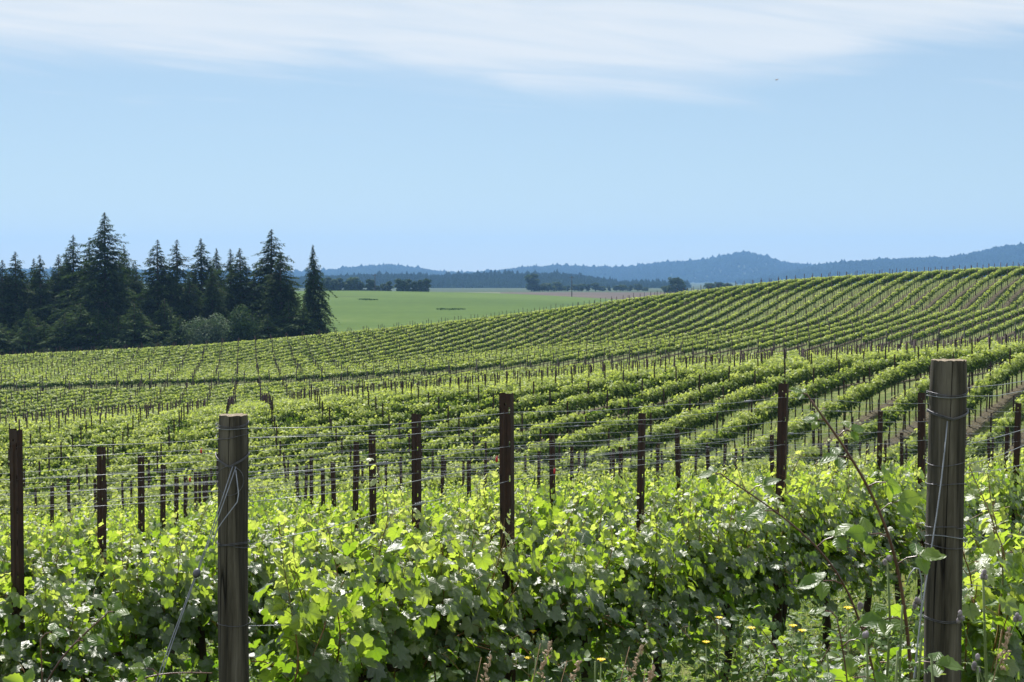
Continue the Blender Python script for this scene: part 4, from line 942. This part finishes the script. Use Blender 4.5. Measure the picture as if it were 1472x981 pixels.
# ------------------------------------------------------------------ brambles
def bramble(ctrl, label, rad0, rad1, leaves, seed, size=.05, vis_from=0):
    """ctrl: world points; leaves: list of (t, side, scale, up)"""
    r = np.random.RandomState(seed); c = [Vector(p) for p in ctrl]
    n = 48; d_ = [0.0]
    for k in range(1, len(c)): d_.append(d_[-1] + (c[k] - c[k - 1]).length)
    q_ = np.linspace(0, d_[-1], n + 1); arr = np.stack([np.interp(q_, d_, [p[k] for p in c]) for k in range(3)], -1)
    for _ in range(40):
        z_ = arr.copy(); z_[1:-1] = (arr[:-2] + arr[1:-1] * 2 + arr[2:]) / 4; arr = z_
    pts = [Vector(p) for p in arr]
    o0 = pts[0]; root = empty('bramble', o0); m_ = MB(); R_ = np.linspace(rad0, rad1, n + 1); L0 = [np.array(p - o0) for p in pts]; m_.tube(L0, R_, 8)
    for j in range(3, n, 1):     # thorns
        a = r.uniform(0, 6.28); d = unit(np.array([math.cos(a), math.sin(a) * .5, math.sin(a)])); b = L0[j]; m_.tube([b, b + d * (R_[j] + .007)], [.0022, .0003], 4, False)
    P_, F_, N_, S_ = [], [], [], []; st_ = m_
    for (t_, sd_, sc, upb) in leaves:
        j = int(t_ * n); b = L0[j]; T = unit(L0[min(j + 1, n)] - L0[max(j - 1, 0)]); out_ = unit(np.array([sd_, r.uniform(-.5, .1), upb]))
        e = b + out_ * size * 1.1 * sc; st_.tube([b, (b + e) / 2 + np.array([0, 0, .006]), e], .0016, 4, False)
        up = unit(np.array([0, -.75, .85]) + r.normal(0, .25, 3)); sidev = unit(np.cross(out_, up))
        for (dv, s_) in ((out_, 1.15), (out_ * .25 + sidev, .9), (out_ * .25 - sidev, .9)):
            P_.append(e + dv * .004); F_.append(dv + np.array([0, 0, -.18])); N_.append(up + r.normal(0, .15, 3)); S_.append(size * 1.2 * sc * s_)
    m_.build('cane', MT['cane'], root, True)
    P_ = np.array(P_)
    foliage_mesh('leaves', [scatter(leaf_oval(11, .36, .05), P_, np.array(F_), np.array(N_), np.array(S_), r.uniform(.2, .9, len(P_)), r, .25, .35, .05)], MT['bramble_leaf'], True, root)
    tag(root, label, 'bramble', 'bramble canes')
def gp(px, y):
    q = P(px, 900, y); return Vector((q.x, y, hw(q.x, y) - .05))
bramble([gp(1360, 3.5), P(1296, 780, 3.4), P(1240, 672, 3.32), P(1200, 612, 3.3), P(1166, 576, 3.3)], 'tall thorny bramble cane arching above the leaves left of the right wooden post', .0075, .0026,
        [(.50, 1, 1.2, .3), (.55, -1, 1.2, .1), (.60, 1, 1.0, .2), (.66, -1, .95, .1), (.74, 1, .95, .5), (.78, -1, .9, .2), (.82, 1, .9, .6), (.87, 1, .8, .3), (.90, -1, .7, .4), (.94, 1, .6, .6), (.97, -1, .5, .5), (1.0, -1, .45, .9), (.40, -1, 1.2, .2), (.44, 1, 1.2, .4)], 1)
bramble([gp(1370, 3.8), P(1225, 820, 3.65), P(1140, 748, 3.55), P(1085, 710, 3.5), P(1045, 688, 3.5)], 'reddish bramble cane leaning left over the vines beside the tall one', .0050, .0018,
        [(.52, 1, 1.1, .5), (.58, -1, 1.1, .1), (.66, 1, 1.0, .6), (.74, -1, 1.0, .2), (.82, 1, .9, .6), (.90, -1, .8, .3), (.96, 1, .7, .6), (1, -1, .6, .4)], 2)
bramble([gp(-30, 3.5), P(50, 968, 3.5), P(105, 915, 3.5), P(150, 886, 3.5)], 'bramble cane with pale leaves at the bottom left corner', .0042, .002,
        [(.40, -1, 1.0, .3), (.5, 1, .9, -.2), (.62, -1, .9, .4), (.72, 1, .8, .2), (.82, -1, .8, .5), (.92, 1, .7, .6), (1, 1, .6, .5)], 3)
bramble([gp(60, 3.3), P(120, 985, 3.3), P(180, 965, 3.3), P(240, 955, 3.3), P(305, 968, 3.4)], 'low arching bramble cane beside the foot of the left guy wire', .0035, .0016,
        [(.45, 1, .9, .3), (.55, -1, .8, .6), (.66, 1, .7, .8), (.78, 1, .6, .7), (.9, -1, .6, .6)], 4)
bramble([gp(45, 3.4), P(62, 985, 3.4), P(66, 950, 3.4), P(58, 920, 3.4)], 'short upright bramble shoot in the bottom left corner', .0032, .0016,
        [(.6, 1, 1.0, .2), (.7, -1, .9, .2), (.8, 1, .9, .3), (.9, -1, .8, .4), (1, 1, .6, .7)], 5)
bramble([gp(1235, 3.45), P(1222, 960, 3.4), P(1210, 925, 3.4), P(1203, 888, 3.4)], 'small leafy bramble shoot in the grass left of the right post foot', .0032, .0016,
        [(.5, 1, 1.1, .2), (.62, -1, 1.1, .2), (.74, 1, 1.0, .3), (.86, -1, .8, .5), (.94, 1, .7, .6), (1, -1, .6, .6)], 6)

# ------------------------------------------------------------------ weeds
def weed(px, py_top, y, label, seed, name='thistle', leafsize=.085, nleaf=22, heads=3, spiky=True, width=.33):
    r = np.random.RandomState(seed); top = P(px, py_top, y); g_ = hw(top.x, y); h = top.z - g_; root = empty(name, (top.x, y, g_)); m_ = MB()
    pts = [(.012 * math.sin(j + seed), .01 * math.cos(j * 1.3), h * j / 8 - (.03 if j == 0 else 0)) for j in range(9)]; m_.tube(pts, np.linspace(.006, .0028, 9), 6)
    P_, F_, N_, S_ = [], [], [], []; tips = [pts[-1]]
    for j in range(nleaf):
        t_ = .25 + .72 * j / nleaf; a = j * 2.4 + r.normal(0, .3); k = t_ * 8; b = np.array(pts[int(k)]) * (1 - k % 1) + np.array(pts[min(int(k) + 1, 8)]) * (k % 1); d = np.array([math.cos(a), math.sin(a), .45])
        P_.append(b); F_.append(d); N_.append(np.array([-.3 * math.cos(a), -.3 * math.sin(a), 1]) + r.normal(0, .2, 3)); S_.append(leafsize * (1.25 - .75 * t_) * r.uniform(.8, 1.2))
    for q in range(heads - 1):
        a = r.uniform(0, 6.28); b = np.array(pts[6]); e = b + np.array([math.cos(a) * .07, math.sin(a) * .05, h * .16]); m_.tube([b, e], [.002, .0015], 5, False); tips.append(tuple(e))
    m_.build('stem', MT['stem'], root, True); P_ = np.array(P_)
    if spiky:
        V_ = [(0, 0)]; n = 9; 
        for sgn in (1, -1):
            for i in range(1, n): V_.append((sgn * (width if i % 2 else width * .25) * math.sin(math.pi * (i / n) ** .9), i / n + (.05 if i % 2 else 0)))
        V_.append((0, 1.0)); V_ = np.array(V_); T = []
        for sgn, b in ((0, 1), (1, n)):
            ids = [0] + list(range(b, b + n - 1)) + [len(V_) - 1]
        mid0 = len(V_); V_ = np.concatenate([V_, [(0, i / n) for i in range(1, n)]])
        for sgn, b in ((0, 1), (1, n)):
            for i in range(n - 2):
                T.append((mid0 + i, b + i, b + i + 1)); T.append((mid0 + i, b + i + 1, mid0 + i + 1))
            T.append((0, b, mid0))
        tm = (V_, np.zeros((0, 4), int), np.array(T))
    else: tm = leaf_oval(6, .16, 0)
    foliage_mesh('leaves', [scatter(tm, P_, np.array(F_), np.array(N_), np.array(S_), r.uniform(.2, .9, len(P_)), r, .25, .25, .05)], MT['weed_leaf'], True, root)
    if heads:
        for tp in tips:
            b_ = MB(); tp = np.array(tp)
            for k in range(4):
                c = tp + r.normal(0, .005, 3); b_.tube([c - (0, 0, .007), c - (0, 0, .004), c + (0, 0, .002), c + (0, 0, .006), c + (0, 0, .009)], [.002, .0048, .0055, .0042, .001], 7)
            b_.build('flower_bud', MT['bud'], root, True)
    tag(root, label, 'weed', 'weeds near the right wooden post')
weed(1272, 805, 3.45, 'tall budded thistle left of the right wooden post', 1)
weed(1408, 958, 3.1, 'thistle with fuzzy buds at the foot of the right wooden post', 2, nleaf=18)
weed(1419, 828, 3.5, 'slim thistle standing right of the right wooden post', 3)
weed(1300, 870, 3.4, 'feathery bright green weed left of the right guy wire', 4, 'feathery_weed', .06, 46, 0, True, .5)
weed(1322, 905, 3.3, 'feathery bright green weed between guy wire and right post', 5, 'feathery_weed', .06, 46, 0, True, .5)
weed(1282, 935, 3.2, 'short feathery weed at the lower edge left of the guy wire', 6, 'feathery_weed', .06, 40, 0, True, .5)
weed(1240, 915, 3.3, 'leafy narrow weed in the grass left of the thistle', 7, 'narrow_weed', .09, 26, 1, False)
weed(1190, 940, 3.6, 'low spiky weed near the open patch of grass', 8, 'narrow_weed', .08, 26, 0, False)
weed(1345, 940, 3.2, 'feathery weed hugging the left side of the right post', 9, 'feathery_weed', .055, 40, 0, True, .5)
weed(860, 950, 4.2, 'thin weed at the bottom middle below the front vines', 10, 'narrow_weed', .08, 24, 0, False)
weed(770, 945, 4.3, 'thin leafy weed left of the dark vine trunk', 11, 'narrow_weed', .08, 24, 0, False)
# seed heads and dry stalks
def seedhead(px, py, y, label, seed, mk='seed', h_=.10, lean=.1):
    r = np.random.RandomState(seed); top = P(px, py, y); g_ = hw(top.x, y); h = top.z - g_; root = empty('grass_seed_head', (top.x, y, g_)); m_ = MB()
    pts = [(lean * (j / 8) ** 2 - lean, 0, h * j / 8) for j in range(9)]; m_.tube(pts, np.linspace(.002, .001, 9), 4); m_.build('stalk', MT['dry'], root, True)
    b_ = MB()
    for k in range(34):
        t_ = k / 34; c = np.array(pts[-1]) * 1.0 + np.array([lean * .25 * t_, 0, -h_ * (1 - t_)]) + r.normal(0, .005, 3) * (1.3 - t_); d = unit(r.normal(0, 1, 3) + np.array([0, 0, 1.6])); b_.tube([c, c + d * .006, c + d * .013], [.001, .0034, .0006], 5, False)
    b_.build('seeds', MT[mk], root, True); tag(root, label, 'grass seed head', 'grass seed heads along the lower edge')
for k, (px, py, y, lab) in enumerate(((928, 962, 3.6, 'pinkish plump grass seed head at the bottom centre'), (777, 925, 3.9, 'brown grass seed head by the dark vine trunk'), (905, 930, 3.9, 'brown slanting seed head left of the pinkish one'), (1440, 905, 3.4, 'brown dry stalk at the lower right corner'), (692, 945, 4.0, 'thin brown seed head below the left middle vines'), (815, 950, 3.8, 'brown seed head between two vine trunks'))):
    seedhead(px, py, y, lab, k, 'seed', .10 if k else .06, .08 + .03 * (k % 3))
# yellow flowers
fl = []
for k, (px, py, y) in enumerate(((1219, 877, 5.2), (1153, 909, 5.6), (1140, 902, 5.7), (766, 910, 6.2), (858, 897, 7.0), (868, 898, 7.0), (848, 907, 6.8), (759, 948, 5.8), (1034, 890, 6.4), (1080, 905, 6.0), (864, 951, 5.2), (1015, 925, 6.0))):
    p = P(px, py, y); g_ = hw(p.x, y); h = max(p.z - g_, .08)
    if k == 0:
        base = empty('yellow_flower', (p.x, y, g_)); m_ = MB(); m_.tube([(0, 0, -.02), (.01, 0, .5), (0, 0, 1)], .002, 5); a_ = m_.build('stem', MT['stem'], base, True); b_ = MB()
        for q in range(9):
            a = q * .698; b_.add([(0, 0, 1), (.012 * math.cos(a - .25), .012 * math.sin(a - .25), 1.012), (.020 * math.cos(a), .020 * math.sin(a), 1.010), (.012 * math.cos(a + .25), .012 * math.sin(a + .25), 1.012)], [(0, 1, 2, 3)])
        b_.tube([(0, 0, 1), (0, 0, 1.006)], [.006, .005], 8); b_.build('petals', MT['yellow'], base); fo = base
    else: fo = copy_thing(base, (p.x, y, g_), k)
    fo.scale = (1, 1, h); tag(fo, 'small yellow flower dotted in the grass under the front vines', 'flower', 'yellow flowers in the grass')
# small red ties on the wires
for (px, py, y, lab) in ((289, 649, 9.0, 'small red plastic tie on a wire left of the left wooden post'), (273, 690, 9.5, 'dull red tie low on a wire left of the left wooden post'), (714, 661, 7.8, 'red plastic tie on a wire left of the centre steel post'), (797, 678, 8.5, 'red plastic tie on a wire right of the centre steel post')):
    p = P(px, py, y); m_ = MB(); m_.box((0, 0, 0), (.012, .006, .026)); m_.box((.003, 0, .015), (.005, .004, .012)); ob = m_.build('plastic_tie', MT['red']); ob.location = p; tag(ob, lab, 'plastic tie')

# ------------------------------------------------------------------ grass
def grass(name, label, pts, hmean, wid, seed, nseg=3):
    r = np.random.RandomState(seed); n = len(pts); z = HW(pts[:, 0], pts[:, 1]); h = hmean * r.uniform(.4, 1.5, n); a = r.uniform(0, 6.283, n); lean = r.uniform(.1, .9, n) * h
    w_ = wid * r.uniform(.6, 1.3, n); V_ = []
    dx, dy = np.cos(a), np.sin(a)
    for s in range(nseg + 1):
        t_ = s / nseg; cx = pts[:, 0] + dx * lean * t_ ** 2; cy_ = pts[:, 1] + dy * lean * t_ ** 2; cz = z - .02 + h * (t_ - .25 * t_ ** 2 * (lean / h)); ww = w_ * (1 - t_ * .93)
        V_.append(np.stack([cx - dy * ww, cy_ + dx * ww, cz], -1)); V_.append(np.stack([cx + dy * ww, cy_ - dx * ww, cz], -1))
    V_ = np.stack(V_, 1); k = 2 * (nseg + 1); q = np.array([(2 * s, 2 * s + 1, 2 * s + 3, 2 * s + 2) for s in range(nseg)])
    ob = mesh_np(name, V_.reshape(-1, 3), (q[None] + (np.arange(n) * k)[:, None, None]).reshape(-1, 4), MT['grass'], None, True, rnd=np.repeat(np.clip(r.beta(1.6, 2.4, n) , 0, 1), k)); tag(ob, label, 'grass', None, 'stuff')
r = np.random.RandomState(12); n = 60000
yy = 2.2 + 12 * r.rand(n) ** .8; xx = r.uniform(-.5, .5, n) * (yy + 1.2); grass('near_grass', 'tangled green and straw coloured grass on the ground under the nearest vines', np.stack([xx, yy], -1), .16, .0035, 1)
n = 70000; yy = 14 + 46 * r.rand(n) ** .7; xx = r.uniform(-.42, .42, n) * yy
sph = ((xx * NX + yy * NY - OFF1) / 2.15 + 1000.5) % 1 - .5; k_ = (np.abs(sph) > .14)
grass('alley_grass', 'rough grass growing in the alleys between the farther vine rows', np.stack([xx, yy], -1)[k_], .16, .016, 2, 2)
n = 9000; yy = r.uniform(134, 141, n); xx = r.uniform(-.42, .42, n) * yy; grass('track_grass', 'pale rough grass on the track between the two vineyard blocks', np.stack([xx, yy], -1), .35, .04, 3, 2)
n = 1500; xx = r.uniform(.55, 1.05, n); yy = 3.9 + r.rand(n) * 1.2; grass('tall_grass', 'long arching grass blades at the lower right centre', np.stack([xx, yy], -1), .42, .0028, 4, 5)

def undergrowth(name, label, n, seed, y0, y1, u0, u1, hmax, smin, smax, mk):
    r = np.random.RandomState(seed); cx = r.uniform(u0, u1, n // 26); cyy = y0 + (y1 - y0) * r.rand(n // 26) ** .9; ch = hmax * r.beta(1.5, 2.2, n // 26) + .05
    k = r.randint(0, len(cx), n); y = cyy[k] + r.normal(0, .07, n); x = cx[k] * cyy[k] + r.normal(0, .08, n); z = HW(x, y) + ch[k] * r.uniform(.05, 1.1, n)
    fw = np.stack([r.normal(0, 1, n), r.normal(0, 1, n), r.normal(-.1, .4, n)], -1); no = np.stack([r.normal(0, .4, n), r.normal(0, .4, n), np.full(n, .8)], -1)
    ob = foliage_mesh(name, [scatter(leaf_oval(5, .24, .03), np.stack([x, y, z], -1), fw, no, r.uniform(smin, smax, n), np.clip(r.normal(.45, .22, n), 0, 1), r, .3, .3, .04)], MT[mk], True)
    tag(ob, label, 'undergrowth', None, 'stuff')
undergrowth('undergrowth', 'tangled low weeds and small leaves shading the ground beneath the front vines', 42000, 31, 3.6, 11.5, -.42, .42, .72, .022, .062, 'weed_leaf')

for k, (x0, x1, y0, d) in enumerate(((628, 668, 443.5, 415), (516, 542, 430, 505))):
    m_ = MB(); r = np.random.RandomState(90 + k); a = P(x0, y0, d); b = P(x1, y0 + (2.5 if k == 0 else 1), d - 4); n = 60; P_ = []
    for j in range(n * 5):
        t_ = r.rand(); P_.append((a.x + (b.x - a.x) * t_ + r.normal(0, .3), a.y + (b.y - a.y) * t_ + r.normal(0, 2.6) * (.3 + math.sin(math.pi * t_)), 0))
    P_ = np.array(P_); P_[:, 2] = HW(P_[:, 0], P_[:, 1]) + r.uniform(0, .2, len(P_)); K = len(P_)
    ob = foliage_mesh('weed_strip', [scatter(TM['quad'], P_, r.normal(0, 1, (K, 3)), r.normal(0, .6, (K, 3)) + np.array([0, 0, .6]), r.uniform(.18, .34, K), r.rand(K) * .4, r, .2, .1, 0)], MT['broadleaf'], True)
    tag(ob, ('dark weedy strip in the middle of the green field', 'small dark weedy strip near the far left of the green field')[k], 'weeds', None, 'stuff')

def bush(px, y, h, w_, label, seed, ncane=16, lpc=24):
    r = np.random.RandomState(seed); b = P(px, 900, y); g_ = hw(b.x, y); root = empty('bramble_bush', (b.x, y, g_)); m_ = MB(); P_, F_, N_, S_ = [], [], [], []
    for c in range(ncane):
        a = r.uniform(0, 6.283); L_ = h * r.uniform(.6, 1.1); base = np.array([r.normal(0, w_ * .35), r.normal(0, .12), -.03]); pts = []
        for j in range(10):
            t_ = j / 9; pts.append(base + np.array([math.cos(a) * w_ * .8 * t_ ** 1.5, math.sin(a) * .22 * t_ ** 1.5, L_ * (t_ - .25 * t_ ** 2.5)]))
        m_.tube(pts, np.linspace(.0045, .0016, 10), 5, False)
        for q in range(lpc):
            k = r.uniform(2.0, 8.9); p = pts[int(k)] * (1 - k % 1) + pts[int(k) + 1] * (k % 1) + r.normal(0, .035, 3); P_.append(p)
            F_.append(r.normal(0, 1, 3) * (1, 1, .4) + np.array([0, 0, -.2])); N_.append(np.array([0, -.35, .9]) + r.normal(0, .4, 3)); S_.append(r.uniform(.030, .062))
    P_ = np.array(P_); K = len(P_); m_.build('canes', MT['cane'], root, True)
    foliage_mesh('leaves', [scatter(leaf_oval(9, .36, .05), P_, np.array(F_), np.array(N_), np.array(S_), r.uniform(.1, .95, K), r, .25, .35, .05)], MT['bramble_leaf'], True, root)
    tag(root, label, 'bramble bush', 'bramble bushes under the front vines')
bush(1165, 6.4, .95, .40, 'tangled bramble bush under the reddish leaning cane', 61, 20, 30)
bush(1268, 4.6, .95, .28, 'bramble bush filling the gap left of the right wooden post', 62, 18, 28)
bush(1060, 7.4, .80, .40, 'low bramble bush beneath the front vines right of centre', 63, 16, 26)
bush(180, 4.9, .62, .30, 'low bramble bush at the lower left beside the guy wire', 64, 12, 24)
